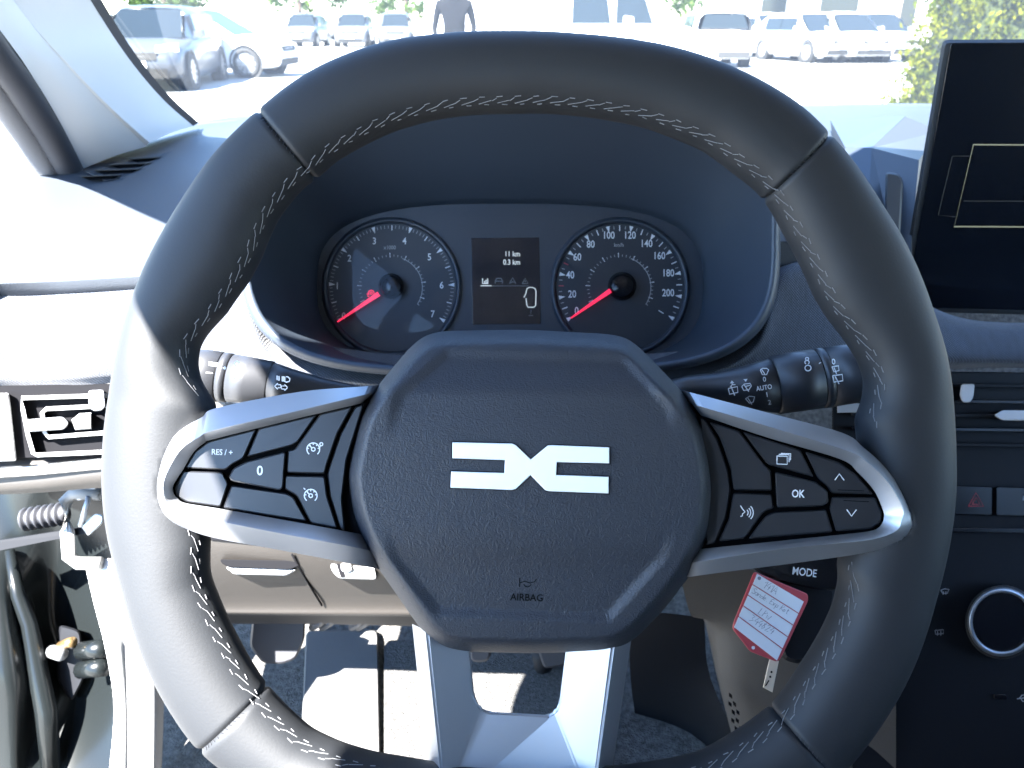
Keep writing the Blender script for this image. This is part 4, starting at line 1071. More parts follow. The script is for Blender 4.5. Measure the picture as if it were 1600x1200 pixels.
tube('strap_bracket', [C(158, 772, .615), C(115, 770, .615), C(103, 782, .615), C(105, 830, .617), C(108, 870, .618), C(122, 880, .62), C(158, 880, .62)], .0055, M_kick, cs, 10)
plate('strap_block', roundc([(116, 762), (150, 760), (154, 778), (120, 782)], 3), S(.612), 0, -.015, M_white, cs, cham=2, chd=.002)
tube('strap_link', [C(139, 776, .61), C(132, 800, .612), C(126, 822, .614)], .0022, M_metalg, cs, 8)
plate('strap_block', roundc([(126, 822), (150, 802), (162, 806), (160, 818), (138, 838)], 4), S(.613), 0, -.012, M_metalg, cs, cham=2, chd=.002)
gt = thing('wiring_gaiter', 'black ribbed rubber wiring gaiter in the hinge gap', 'gaiter', C(75, 800, .64))
gp = []; gr_ = []
for i in range(41):
    t = i / 40
    gp.append(C(38 + 64 * t, 812 - 10 * t, .635)); gr_.append(.0085 + .0018 * math.sin(t * tau * 6))
tube('gaiter_sleeve', gp, gr_, M_rubber, gt, 16)

# =================================================================== WINDSCREEN PILLAR, ROOF, GLASS
PT = CAM + Vector((-.290, .275, .22))
ap = thing('windscreen_pillar', 'pale grey windscreen pillar trim rising from the dash corner', 'pillar', C(215, 240, .82))
def ext(a, b, z):
    k = (z - b.z) / (b.z - a.z); return b + (b - a) * k
e_out0, e_out1 = C(131, 263, .75), C(0, 47, .55)
e_mid0, e_mid1 = C(236, 228, .80), C(18, 0, .56)
e_in0, e_in1 = C(302, 197, .90), C(140, -2, .64)
zt = CAM.z + .22
T_in = Vector((-.262, .33, zt + .005)); T_mid = Vector((-.275, .295, zt - .01)); T_out = PT.copy()
def edge3(b, m, t, bulge):
    return [b, b.lerp(m, .34) + bulge, b.lerp(m, .68) + bulge, m, m.lerp(t, .5), t]
r0 = edge3(e_out0, e_out1, T_out, Vector((.0, .003, .005))); r1 = edge3(e_mid0, e_mid1, T_mid, Vector((-.003, .0, -.003))); r2 = edge3(e_in0, e_in1, T_in, Vector((-.004, .0, -.008)))
r3 = [p + Vector((.002, .014, .002)) for p in r2]
r1 = [p + Vector((.002, -.006, .004)) for p in r1]
r1b = [p + (q - p) * .10 + Vector((.0, .007, -.002)) for p, q in zip(r1, r0)]
sheet('pillar_trim', [r0, [a.lerp(b, .5) + Vector((.002, -.004, .002)) for a, b in zip(r0, r1b)], r1b], M_pillar, ap, sub=6)
sheet('pillar_trim', [r1b, [a.lerp(b, .6) + Vector((-.001, -.001, .0)) for a, b in zip(r1b, r1)], r1], M_pillar, ap, sub=6)
sheet('pillar_trim', [r1, [a.lerp(b, .5) + Vector((.001, -.003, .002)) for a, b in zip(r1, r2)], r2], M_pillar, ap, sub=6)
sheet('pillar_return', [r2, r3], M_rubber, ap, sub=4)
seal = [p + Vector((-.013, -.002, -.004)) for p in r0]
tube('door_seal', [seal[0] + Vector((.0, .0, -.05))] + seal, .013, M_rubber, ap, 14)
rib = [p + Vector((-.035, .004, -.01)) for p in r0]
tube('ribbed_seal', [rib[0] + Vector((.0, -.005, -.09)), rib[0] + Vector((.002, 0, -.03))] + rib, .014, M_ribseal, ap, 14)
oute = [p + Vector((-.02, .05, .0)) for p in r0]
sheet('outer_panel', [[p + Vector((-.045, .012, -.01)) for p in r0], [p + Vector((-.03, .06, 0)) for p in r0], [p + Vector((-.003, .015, .001)) for p in r2]], M_paint, ap, sub=4)
# mirrored pillar on the passenger side
XM = .37
def mirror(o, parent):
    c = o.copy(); c.data = o.data.copy(); COL.objects.link(c); c.parent = None
    org = Vector(o.parent.location)
    for v in c.data.vertices:
        p = v.co + org; p.x = 2 * XM - p.x; v.co = p - Vector(parent.location)
    c.data.flip_normals(); c.parent = parent
    return c
ap2 = thing('windscreen_pillar', 'pale grey windscreen pillar trim on the passenger side', 'pillar', (2 * XM - ap.location.x, ap.location.y, ap.location.z))
for ch in list(ap.children): mirror(ch, ap2)
roof = thing('roof', 'pale headliner and roof panel above the front seats', 'car roof', (XM, -.4, zt))
xl, xr = PT.x, 2 * XM - PT.x
hd = [(xl - .010, .28, 0), (xl + .15, .40, .008), (XM, .49, .012), (xr - .15, .40, .008), (xr + .010, .28, 0)]
rows = []
for y in (None, .05, -.3, -.8, -1.9):
    if y is None: rows.append([Vector((a, b, zt + c)) for a, b, c in hd])
    else: rows.append([Vector((a + (.026 if i == 0 else (.012 if i == 4 else 0)), y, zt + c + .012)) for i, (a, b, c) in enumerate(hd)])
sheet('headliner', rows, M_liner, roof, sub=5)
sheet('roof_panel', [[p + Vector((0, .01, .035)) for p in r] for r in rows], M_paint, roof, sub=5)
tube('roof_rail', [CAM + Vector(q) for q in ((-.300, .285, .222), (-.296, .17, .224), (-.276, .06, .226), (-.272, -.3, .228), (-.272, -.8, .228), (-.272, -1.9, .228))], .014, M_rubber, roof, 12)
tube('roof_rail', [r[4] + Vector((.006, 0, .004)) for r in rows], .016, M_rubber, roof, 12)
M_wind = glass('windscreen_glass', (.96, .98, .97), .4)
ws_base = [Vector((x, y, CAM.z - .115)) for x, y in ((-.50, .90), (-.25, 1.08), (XM, 1.24), (2 * XM + .25, 1.08), (2 * XM + .50, .90))]
ws_top = [Vector((a + k_, b + .01, zt + c + .02)) for (a, b, c), k_ in zip(hd, (-.03, 0, 0, 0, .03))]
wsg = sheet('windscreen', [ws_base, [a.lerp(b, .5) + Vector((0, .012, .018)) for a, b in zip(ws_base, ws_top)], ws_top], M_wind, None, sub=8)
tag(wsg, 'clear windscreen glass above the dash', 'windscreen')
bn = thing('bonnet', 'dark painted bonnet of the car ahead of the windscreen', 'bonnet', (XM, 1.7, .95))
sheet('bonnet_panel', [[Vector((XM + s * wd, y, z - .05 * abs(s) ** 2)) for s in (-1, -.6, 0, .6, 1)] for y, z, wd in ((1.12, CAM.z - .20, .72), (1.45, CAM.z - .235, .74), (1.8, CAM.z - .30, .73), (2.05, CAM.z - .42, .70), (2.12, CAM.z - .62, .68))], M_paint, bn, sub=5)
M_seat = mat('seat_cloth', (.035, .037, .042), .95, bump=('noise', 700, .4, .001))
def seat(label, x):
    t = thing('car_seat', label, 'car seat', (x, -.25, fz))
    for nm_, prof in (('seat_cushion', [(.18, .22, .20), (.14, .26, .31), (-.1, .26, .29), (-.38, .25, .27), (-.42, .2, .2)]),):
        loft(nm_, [[Vector((x + s_ * w_, y, fz + z_)) for s_, z_ in ((-1, .12), (-1, h_ - .03), (-.9, h_), (.9, h_), (1, h_ - .03), (1, .12))] for y, w_, h_ in prof], M_seat, t, True, False, True)
    loft('backrest', [[Vector((x + s_ * w_, y + o_, z)) for s_, o_ in ((-1, 0), (-.85, .07), (.85, .07), (1, 0), (.9, -.07), (-.9, -.07))] for y, w_, z in ((-.36, .24, fz + .26), (-.42, .26, fz + .45), (-.50, .25, fz + .7), (-.55, .2, fz + .88))], M_seat, t, True, False, True)
    loft('headrest', [[Vector((x + s_ * w_, y + o_, z)) for s_, o_ in ((-1, 0), (-.8, .05), (.8, .05), (1, 0), (.8, -.05), (-.8, -.05))] for y, w_, z in ((-.56, .11, fz + .90), (-.57, .14, fz + .96), (-.58, .12, fz + 1.02))], M_seat, t, True, False, True)
seat('black cloth driver seat behind the wheel', 0.0); seat('black cloth passenger seat beside the driver seat', .74)
rc = thing('rear_cabin', 'rear doors, rear bench and tailgate closing the cabin behind the front seats', 'car body', (XM, -1.2, fz))
box('rear_bench', (XM, -1.25, fz + .35), 1.3, .16, .7, M_seat, rc, None, .03)
box('tailgate', (XM, -1.9, fz + .3), 1.36, .06, .75, M_dashblk, rc, None, .01)
box('rear_door', (-.36, -1.1, fz + .2), .05, 1.5, .58, M_dashblk, rc, None, .01)
box('rear_door', (1.10, -1.2, fz + .2), .05, 1.4, .58, M_dashblk, rc, None, .01)
for x_, y_, w_ in ((-.33, -.38, .12), (1.07, -.38, .12), (-.33, -1.72, .40), (1.07, -1.72, .40)):
    box('roof_pillar', (x_, y_, fz + .67), .06, w_, .42, M_pillar, rc, None, .01)
# passenger door, closed
pd = thing('passenger_door', 'dark passenger door panel with window sill on the far side of the cabin', 'car door', (1.12, .1, fz))
sheet('door_panel', [[Vector((1.12, y, z)) for y in (-.7, -.2, .3, .9)] for z in (fz - .1, fz + .2, fz + .48)], M_dashblk, pd, sub=3)
tube('arm_rest', [Vector((1.06, -.5, fz + .25)), Vector((1.05, 0, fz + .28)), Vector((1.08, .5, fz + .32))], .045, M_black, pd, 10)

# =================================================================== PARKED CARS, PERSON, HEDGE, BUILDING
M_tyre = mat('tyre', (.02, .02, .02), .85)
M_alloy = mat('alloy_wheel', (.55, .55, .56), .35, .8)
M_cglass = mat('car_glass', (.012, .016, .018), .1, spec=.4)
M_plate = mat('number_plate', (.75, .75, .75), .5)
M_lamp = mat('head_lamp', (.7, .72, .75), .15, coat=1)
M_tail = mat('tail_lamp', (.45, .02, .02), .2, coat=1)
def make_car(label, loc, heading, col, L_=4.2, Wd=1.78, H=1.5, kind='hatch', group=None):
    """heading: direction of the nose, degrees from +X"""
    root = thing('parked_car' if kind != 'van' else 'parked_van', label, 'car' if kind != 'van' else 'van', loc, group)
    pm = mat('paint_%d_%d_%d' % tuple(int(c * 1000) for c in col), col, .35, .0, spec=.35, coat=.35)
    ca, sa = math.cos(math.radians(heading)), math.sin(math.radians(heading))
    def T(x, y, z): return Vector((loc[0] + x * ca - y * sa, loc[1] + x * sa + y * ca, loc[2] + z))
    hw = Wd / 2
    if kind == 'van':
        low = [(-.5, .95, .32, 1.15), (-.49, .98, .28, 1.2), (-.2, 1, .26, 1.2), (.2, 1, .26, 1.2), (.36, .98, .26, 1.15), (.46, .93, .28, 1.02), (.5, .80, .34, .85)]
        top = [(-.495, .93), (-.48, .96), (.12, .96), (.20, .95), (.37, .9)]
        tops = [(-.49, H - .04), (-.47, H), (.06, H), (.12, H - .03), (.14, H - .06)]
    else:
        bl = .62 * H
        low = [(-.5, .82, .38, bl - .12), (-.485, .93, .26, bl), (-.3, 1, .22, bl + .02), (.1, 1, .2, bl), (.25, .99, .2, bl - .02), (.42, .93, .22, bl - .14), (.485, .84, .27, bl - .25), (.5, .72, .36, bl - .32)]
        top = [(-.47, .88), (-.40, .93), (.05, .93), (.14, .92), (.27, .86)]
        tops = [(-.40, H - .12), (-.33, H - .03), (-.02, H), (.03, H - .02), (.06, H - .05)]
    rings = []
    for fx, fw, zb, zt_ in low:
        x = fx * L_; y = hw * fw
        rings.append([T(x, s * yy, z) for s, yy, z in ((1, y * .9, zb), (1, y, zb + .12), (1, y, (zb + zt_) * .52), (1, y * .985, zt_ - .10), (1, y * .9, zt_), (1, y * .4, zt_ + .03), (-1, y * .4, zt_ + .03), (-1, y * .9, zt_), (-1, y * .985, zt_ - .10), (-1, y, (zb + zt_) * .52), (-1, y, zb + .12), (-1, y * .9, zb))])
    loft('body', rings, pm, root, True, False, True)
    zb_ = (1.12 if kind == 'van' else .62 * H - .03)
    grs = []
    for (fx, fw), (gx, gz) in zip(top, tops):
        y0 = hw * fw; y1 = hw * fw * .80
        grs.append([T(fx * L_, y0, zb_), T((fx * .25 + gx * .75) * L_, y0 * .25 + y1 * .75 + .03, zb_ + (gz - zb_) * .75), T(gx * L_, y1 * .9, gz), T(gx * L_, y1 * .4, gz + .02), T(gx * L_, -y1 * .4, gz + .02), T(gx * L_, -y1 * .9, gz), T((fx * .25 + gx * .75) * L_, -(y0 * .25 + y1 * .75 + .03), zb_ + (gz - zb_) * .75), T(fx * L_, -y0, zb_)])
    loft('cabin', grs, pm, root, False, False, False)
    # windscreen, rear window, side windows: panes a little proud of the cabin
    def quad(name, P, m, off): 
        n = (P[1] - P[0]).cross(P[2] - P[0]).normalized()
        c = sum(P, Vector()) / 4
        if n.dot(c - T(0, 0, .8)) < 0: n = -n
        hexa(name, [p + n * off for p in P], [p - n * .02 for p in P], m, root)
    def shrink(P, k):
        c = sum(P, Vector()) / 4
        return [c + (p - c) * k for p in P]
    y0, y1 = hw * .86, hw * .70
    (fx, _), (gx, gz) = top[-1], tops[-1]
    quad('windscreen', shrink([T(fx * L_, y0, zb_), T(fx * L_, -y0, zb_), T(gx * L_, -y1, gz), T(gx * L_, y1, gz)], .93), M_cglass, .012)
    (fx, _), (gx, gz) = top[0], tops[0]
    quad('rear_window', shrink([T(fx * L_, y0, zb_ + .08), T(fx * L_, -y0, zb_ + .08), T(gx * L_, -y1, gz), T(gx * L_, y1, gz)], .85), M_cglass, .02)
    spans = [(-.33, -.10), (-.09, .12)] if kind != 'van' else [(.0, .13), (.145, .27)]
    for s in (1, -1):
        for a, b in spans:
            zz = H - .16
            quad('side_window', [T(a * L_, s * hw * .935, zb_ + .06), T(b * L_, s * hw * .93, zb_ + .06), T(b * L_ * (.78 if b > 0 else 1), s * hw * .83, zz), T(a * L_, s * hw * .83, zz)], M_cglass, .035)
        # lamps
        xx = L_ * .47; zf = (.62 * H - .24) if kind != 'van' else .85
        hexa('head_lamp', [T(xx + .07, s * hw * .5, zf), T(xx - .12, s * hw * .9, zf + .02), T(xx - .14, s * hw * .9, zf + .16), T(xx + .03, s * hw * .5, zf + .12)], [T(xx - .1, s * hw * .5, zf), T(xx - .3, s * hw * .85, zf), T(xx - .3, s * hw * .85, zf + .14), T(xx - .1, s * hw * .5, zf + .12)], M_lamp, root)
        xb = -L_ * .49
        hexa('tail_lamp', [T(xb - .03, s * hw * .6, .72), T(xb + .0, s * hw * .93, .72), T(xb + .02, s * hw * .9, .92), T(xb - .01, s * hw * .6, .92)], [T(xb + .2, s * hw * .6, .72), T(xb + .2, s * hw * .9, .72), T(xb + .2, s * hw * .88, .92), T(xb + .2, s * hw * .6, .92)], M_tail, root)
        hexa('door_mirror', [T(.17 * L_, s * hw * .98, zb_ + .02), T(.17 * L_, s * (hw + .18), zb_ + .04), T(.17 * L_, s * (hw + .17), zb_ + .18), T(.17 * L_, s * hw * .98, zb_ + .15)], [T(.2 * L_, s * hw * .98, zb_ + .03), T(.2 * L_, s * (hw + .14), zb_ + .05), T(.2 * L_, s * (hw + .13), zb_ + .16), T(.2 * L_, s * hw * .98, zb_ + .14)], pm, root)
        # wheels
        for fx in (-.31, .32):
            r = .33; n = 28
            def ring(rr, yy): return [T(fx * L_ + rr * math.cos(tau * i / n), s * yy, r + rr * math.sin(tau * i / n)) for i in range(n)]
            loft('wheel_arch', [ring(r + .07, hw + .004), ring(r + .02, hw + .006), ring(r + .02, hw - .25)], M_tyre, root)
            wh = loft('tyre', [ring(r, hw - .2), ring(r, hw - .02), ring(r * .93, hw + .015), ring(r * .72, hw + .012), ring(r * .68, hw - .03)], M_tyre, root)
            vs_, fs = [T(fx * L_, s * (hw + .006), r)], []
            for k in range(10):
                a = tau * k / 10
                for da in (-.17, .17):
                    vs_.append(T(fx * L_ + r * .69 * math.cos(a + da), s * (hw - .005), r + r * .69 * math.sin(a + da)))
                fs.append((0, 1 + 2 * k, 2 + 2 * k))
            mk('rim', vs_, fs, M_alloy, root)
            loft('brake_disc', [ring(r * .7, hw - .05), ring(.02, hw - .05)], M_metalg, root)
    # grille, bumper intake, plates
    zf = .62 * H - .36 if kind != 'van' else .7
    hexa('grille', [T(L_ * .503, -.45, zf), T(L_ * .503, .45, zf), T(L_ * .497, .48, zf + .13), T(L_ * .497, -.48, zf + .13)], [T(L_ * .45, -.4, zf), T(L_ * .45, .4, zf), T(L_ * .45, .4, zf + .13), T(L_ * .45, -.4, zf + .13)], M_tyre, root)
    hexa('bumper_intake', [T(L_ * .497, -.62, .26), T(L_ * .497, .62, .26), T(L_ * .505, .6, .42), T(L_ * .505, -.6, .42)], [T(L_ * .45, -.6, .26), T(L_ * .45, .6, .26), T(L_ * .45, .6, .42), T(L_ * .45, -.6, .42)], M_tyre, root)
    hexa('number_plate', [T(L_ * .512, -.26, .44), T(L_ * .512, .26, .44), T(L_ * .512, .26, .55), T(L_ * .512, -.26, .55)], [T(L_ * .49, -.26, .44), T(L_ * .49, .26, .44), T(L_ * .49, .26, .55), T(L_ * .49, -.26, .55)], M_plate, root)
    hexa('number_plate', [T(-L_ * .508, -.26, .6), T(-L_ * .508, .26, .6), T(-L_ * .508, .26, .71), T(-L_ * .508, -.26, .71)], [T(-L_ * .48, -.26, .6), T(-L_ * .48, .26, .6), T(-L_ * .48, .26, .71), T(-L_ * .48, -.26, .71)], M_plate, root)
    hexa('rear_bumper', [T(-L_ * .505, -.75, .28), T(-L_ * .505, .75, .28), T(-L_ * .503, .78, .45), T(-L_ * .503, -.78, .45)], [T(-L_ * .45, -.75, .28), T(-L_ * .45, .75, .28), T(-L_ * .45, .75, .45), T(-L_ * .45, -.75, .45)], M_tyre, root)
    return root
WHT = (.75, .76, .77); SIL = (.42, .43, .45); DRK = (.09, .095, .105); GRY = (.13, .135, .145)
g = G(208, 146); make_car('dark car with a white number plate, its nose beside the windscreen pillar', (g.x - .2, g.y + 2.1, 0), -82, (.05, .055, .065), 4.3, 1.8, 1.5)
g = G(330, 122); make_car('white hatchback parked side-on with silver wheels beyond the dark car', (g.x - .4, g.y + .9, 0), -4, WHT, 4.3, 1.78, 1.5)
for i, (x, lab) in enumerate(((466, 'dark grey car at the tree end of the row facing the windscreen'), (545, 'dark grey car second from the tree end of the facing row'), (612, 'dark grey car third from the tree end of the facing row'), (690, 'dark grey car half hidden behind the standing person'))):
    g = G(x, 74 + i * .5); make_car(lab, (g.x, g.y + 2.1, 0), -90 + 3 * i, GRY if i % 2 else DRK, 4.2, 1.82, 1.65, 'hatch', 'row of dark cars facing the windscreen')
g = G(935, 165); make_car('white van parked side-on in front of the trees', (g.x - .3, g.y + 2.6, 0), -3, WHT, 5.2, 2.0, 2.1, 'van')
g = G(1122, 107); make_car('silver car seen from behind next to the white van', (g.x + .2, g.y + 2.0, 0), 86, SIL, 4.3, 1.8, 1.55)
for x, y, hdg, c, lab in ((1215, 93, -70, WHT, 'white car right of the silver car by the building'), (1290, 100, -75, WHT, 'white car with dark grille between two pillars of the building'), (1345, 100, -80, WHT, 'white car with dark grille in front of the broad brown pillar'), (1395, 98, -85, SIL, 'silver car half hidden by the hedge')):
    g = G(x, y); make_car(lab, (g.x, g.y + 2.0, 0), hdg, c, 4.1, 1.76, 1.5, 'hatch', 'cars along the building')
for x, y, hdg, c, lab in ((560, 62, -88, WHT, 'white car in the far row behind the dark cars'), (500, 62, -90, SIL, 'silver car in the far row behind the dark cars')):
    g = G(x, y); make_car(lab, (g.x, g.y, 0), hdg, c, 4.2, 1.78, 1.5, 'hatch', 'far row of cars')

# person standing by the cars
pr = thing('person', 'person in dark grey clothes standing between the parked cars', 'person', (-.77, 11.0, 0))
def skin_body():
    J = {'pel': (0, 0, .95, .15), 'sp': (0, .0, 1.15, .145), 'ch': (0, .02, 1.38, .165), 'nk': (0, .02, 1.52, .06), 'hd': (0, 0, 1.64, .095), 'hd2': (0, .0, 1.73, .085),
         'hl': (-.10, 0, .88, .10), 'kl': (-.11, -.02, .50, .068), 'al': (-.12, .03, .09, .045), 'tl': (-.13, -.12, .03, .035),
         'hr': (.10, 0, .88, .10), 'kr': (.12, -.02, .50, .068), 'ar': (.14, .03, .09, .045), 'tr': (.16, -.12, .03, .035),
         'sl': (-.20, .02, 1.42, .065), 'el': (-.27, .03, 1.14, .046), 'wl': (-.25, -.08, .92, .032),
         'sr': (.20, .02, 1.42, .065), 'er': (.26, .04, 1.14, .046), 'wr': (.22, -.08, .93, .032)}
    E = [('pel', 'sp'), ('sp', 'ch'), ('ch', 'nk'), ('nk', 'hd'), ('hd', 'hd2'), ('pel', 'hl'), ('hl', 'kl'), ('kl', 'al'), ('al', 'tl'), ('pel', 'hr'), ('hr', 'kr'), ('kr', 'ar'), ('ar', 'tr'),
         ('ch', 'sl'), ('sl', 'el'), ('el', 'wl'), ('ch', 'sr'), ('sr', 'er'), ('er', 'wr')]
    nm = list(J)
    for s, w_ in ((-1, 'wl'), (1, 'wr')):           # palm, four fingers, thumb
        x, y, z, _ = J[w_]
        J['p' + w_] = (x, y - .02, z - .07, .032); nm = list(J); E.append((w_, 'p' + w_))
        for f in range(4):
            J['f%d' % f + w_] = (x + s * (-.02 + f * .013), y - .03, z - .17 + abs(f - 1.3) * .008, .0095); E.append(('p' + w_, 'f%d' % f + w_))
        J['t' + w_] = (x - s * .03, y - .05, z - .10, .010); E.append(('p' + w_, 't' + w_))
    nm = list(J); ix = {n: i for i, n in enumerate(nm)}
    me = bpy.data.meshes.new('body')
    me.from_pydata([J[n][:3] for n in nm], [(ix[a], ix[b]) for a, b in E], [])
    o = bpy.data.objects.new('body', me); COL.objects.link(o); o.parent = pr
    md = o.modifiers.new('skin', 'SKIN'); md.use_smooth_shade = True
    sv = me.skin_vertices[0].data
    for i, n in enumerate(nm): sv[i].radius = (J[n][3], J[n][3] * (.8 if n in ('pel', 'sp', 'ch') else 1))
    sv[0].use_root = True
    ss = o.modifiers.new('sub', 'SUBSURF'); ss.levels = 2; ss.render_levels = 2
    m = bpy.data.materials.new('person_clothes'); m.use_nodes = True
    t = m.node_tree; b = t.nodes['Principled BSDF']
    tc = t.nodes.new('ShaderNodeTexCoord'); sx = t.nodes.new('ShaderNodeSeparateXYZ')
    cr = t.nodes.new('ShaderNodeValToRGB'); dv = t.nodes.new('ShaderNodeMath'); dv.operation = 'MULTIPLY'; dv.inputs[1].default_value = .5
    t.links.new(tc.outputs['Object'], sx.inputs[0]); t.links.new(sx.outputs['Z'], dv.inputs[0]); t.links.new(dv.outputs[0], cr.inputs[0])
    cr.color_ramp.interpolation = 'CONSTANT'
    el = cr.color_ramp.elements
    el[0].position = 0; el[0].color = (.02, .02, .025, 1)
    el[1].position = .05; el[1].color = (.008, .0085, .01, 1)
    e = el.new(.49); e.color = (.009, .0095, .011, 1)
    e = el.new(.76); e.color = (.45, .27, .19, 1)
    t.links.new(cr.outputs[0], b.inputs['Base Color']); b.inputs['Roughness'].default_value = .95; b.inputs['Specular IOR Level'].default_value = .08
    me.materials.append(m)
    return o
skin_body()
M_hair = mat('hair', (.04, .03, .02), .7)
px_, py_ = -.77, 11.0
loft('hair', [[Vector((px_ + r * math.cos(tau * k / 16), py_ + .012 + r * 1.1 * math.sin(tau * k / 16), z)) for k in range(16)] for r, z in ((.094, 1.70), (.099, 1.74), (.092, 1.79), (.06, 1.82), (.01, 1.835))], M_hair, pr)
M_face = mat('face_detail', (.03, .02, .02), .5); M_skin = mat('skin_tone', (.45, .27, .19), .6)
for s in (-1, 1):
    box('eye', (px_ + s * .032, py_ - .098, 1.685), .018, .008, .008, M_face, pr)
    box('ear', (px_ + s * .098, py_ + .01, 1.67), .014, .03, .055, M_skin, pr, None, .004)
box('nose', (px_, py_ - .105, 1.655), .02, .028, .04, M_skin, pr, None, .006); box('mouth', (px_, py_ - .096, 1.615), .045, .008, .010, M_face, pr)

# foliage: leaf clumps scattered through a volume
def leaf_mat(name, a, b):
    m = bpy.data.materials.new(name); m.use_nodes = True
    t = m.node_tree; N = t.nodes; L = t.links; bs = N['Principled BSDF']
    gi = N.new('ShaderNodeTexNoise'); gi.inputs['Scale'].default_value = 9
    tc = N.new('ShaderNodeTexCoord'); L.new(tc.outputs['Object'], gi.inputs['Vector'])
    cr = N.new('ShaderNodeValToRGB'); cr.color_ramp.elements[0].color = (*a, 1); cr.color_ramp.elements[1].color = (*b, 1)
    cr.color_ramp.elements[0].position = .35; cr.color_ramp.elements[1].position = .65
    L.new(gi.outputs[0], cr.inputs[0]); L.new(cr.outputs[0], bs.inputs['Base Color'])
    bs.inputs['Roughness'].default_value = .85
    bs.inputs['Specular IOR Level'].default_value = .15
    tl = N.new('ShaderNodeBsdfTranslucent'); L.new(cr.outputs[0], tl.inputs[0])
    mx = N.new('ShaderNodeMixShader'); mx.inputs[0].default_value = .3
    L.new(bs.outputs[0], mx.inputs[1]); L.new(tl.outputs[0], mx.inputs[2]); L.new(mx.outputs[0], N['Material Output'].inputs[0])
    return m
def leaves(name, pts, size, m, parent, up=.5):
    vs_, fs = [], []
    for p in pts:
        d = Vector((random.gauss(0, 1), random.gauss(0, 1), random.gauss(0, 1) + up)).normalized()
        u = d.cross(Vector((random.gauss(0, 1), random.gauss(0, 1), random.gauss(0, 1)))).normalized()
        s = size * random.uniform(.6, 1.4); b = len(vs_)
        vs_ += [p - d * s * .2, p + d * s * .4 + u * s * .35, p + d * s, p + d * s * .4 - u * s * .35]
        fs.append((b, b + 1, b + 2, b + 3))
    return mk(name, vs_, fs, m, parent, fix=False)
M_thuja = leaf_mat('thuja_leaves', (.022, .036, .0008), (.105, .112, .003))
hg = thing('hedge', 'sunlit yellow-green conifer hedge beyond the display', 'hedge', (4.6, 6.2, 0))
pts = []
for bx, by, R, Hh in ((4.05, 6.2, .95, 3.4), (5.3, 6.3, 1.0, 3.5), (6.5, 6.4, 1.0, 3.4), (7.7, 6.5, 1.0, 3.4)):
    for i in range(700):                                   # feathery sprays
        z = Hh * random.random() ** 1.15
        rr = R * (1 - .75 * (z / Hh) ** 1.6) * random.uniform(.86, 1.05)
        a = random.uniform(0, tau)
        c = Vector((bx + rr * math.cos(a), by + rr * math.sin(a), z + .05))
        nrm = Vector((math.cos(a), math.sin(a), .9)).normalized()
        for k in range(70 if bx < 6 else 20):
            pts.append(c + nrm * random.gauss(0, .05) + Vector((random.gauss(0, .05), random.gauss(0, .05), random.gauss(0, .06))))
leaves('foliage', pts, .036, M_thuja, hg, 1.2)
M_bark = mat('bark', (.10, .07, .05), .9, bump=('noise', 30, .8, .02))
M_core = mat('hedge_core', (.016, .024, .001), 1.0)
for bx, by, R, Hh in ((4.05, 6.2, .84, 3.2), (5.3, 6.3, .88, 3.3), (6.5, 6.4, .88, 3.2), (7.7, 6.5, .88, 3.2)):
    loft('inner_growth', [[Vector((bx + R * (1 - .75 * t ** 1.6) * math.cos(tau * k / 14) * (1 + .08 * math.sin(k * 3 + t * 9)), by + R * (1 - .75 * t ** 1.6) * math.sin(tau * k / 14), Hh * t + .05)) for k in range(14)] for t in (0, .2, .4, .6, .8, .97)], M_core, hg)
M_tree = leaf_mat('tree_leaves', (.03, .06, .012), (.07, .11, .025))
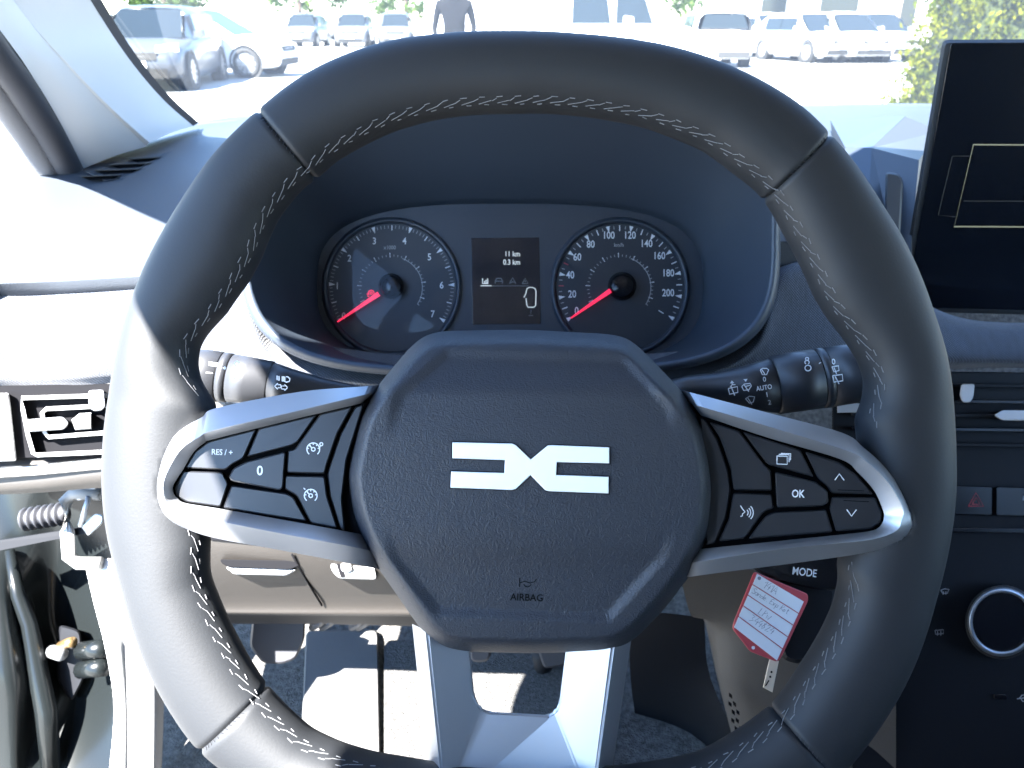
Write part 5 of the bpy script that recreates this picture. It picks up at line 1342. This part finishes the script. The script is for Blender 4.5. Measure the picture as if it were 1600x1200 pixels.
def tree(label, x, y, Hh, R):
    t = thing('tree', label, 'tree', (x, y, 0), 'trees at the back of the lot')
    tube('trunk', [Vector((x, y, 0)), Vector((x + .1, y, Hh * .3)), Vector((x - .05, y, Hh * .6)), Vector((x, y, Hh * .85))], [.22, .17, .11, .03], M_bark, t, 10)
    P = []
    for i in range(70):
        a = random.uniform(0, tau); e = random.uniform(-.9, 1); rr = R * random.uniform(.55, 1)
        c = Vector((x + rr * math.cos(a) * math.sqrt(1 - e * e * .8), y + rr * math.sin(a) * math.sqrt(1 - e * e * .8), Hh * .58 + e * Hh * .38))
        for k in range(60): P.append(c + Vector((random.gauss(0, .4), random.gauss(0, .4), random.gauss(0, .35))))
    for i in range(4):
        a = tau * i / 4 + .5
        tube('limb', [Vector((x, y, Hh * .35)), Vector((x + R * .3 * math.cos(a), y + R * .3 * math.sin(a), Hh * .5)), Vector((x + R * .7 * math.cos(a), y + R * .7 * math.sin(a), Hh * .68))], [.09, .06, .02], M_bark, t, 8)
    leaves('crown', P, .30, M_tree, t)
for i, (x, y, h, r, lab) in enumerate(((-26, 62, 8, 4.0, 'leafy tree farthest out behind the white hatchback'), (-17, 66, 9, 4.2, 'leafy tree behind the dark end of the facing row'), (-9, 70, 8, 3.8, 'leafy tree behind the middle of the facing row'), (4, 58, 8, 3.6, 'leafy tree above the cab of the white van'), (13, 56, 9, 4.0, 'leafy tree between the white van and the building'))):
    tree(lab, x, y, h, r)
bd = thing('building', 'pale showroom building with grey and brown pillars behind the parked cars', 'building', (24, 48, 0))
M_wall = mat('pale_render', (.62, .62, .60), .8, var=(.6, .06)); M_pil = mat('grey_pillar', (.16, .165, .18), .8); M_pilb = mat('brown_pillar', (.22, .17, .13), .8)
box('wall', (24, 50, 3), 24, 4, 6, M_wall, bd)
for k in range(5):
    box('window', (15.5 + k * 3.4, 47.97, 1.5), 2.2, .1, 2.4, M_cglass, bd)
def px_x(px, y): return (px - 800) / F * (y * math.cos(math.atan2(0, 1)) * .9 + .4)
for px0, m_, wd in ((1245, M_pil, .8), (1382, M_pilb, 1.25)):
    gg = C(px0, 15, 36.0)
    box('pillar', (gg.x, gg.y, 2.75), wd, .8, 4.0, m_, bd); box('pillar_base', (gg.x, gg.y, .375), wd * .9, .7, .75, M_wall, bd)
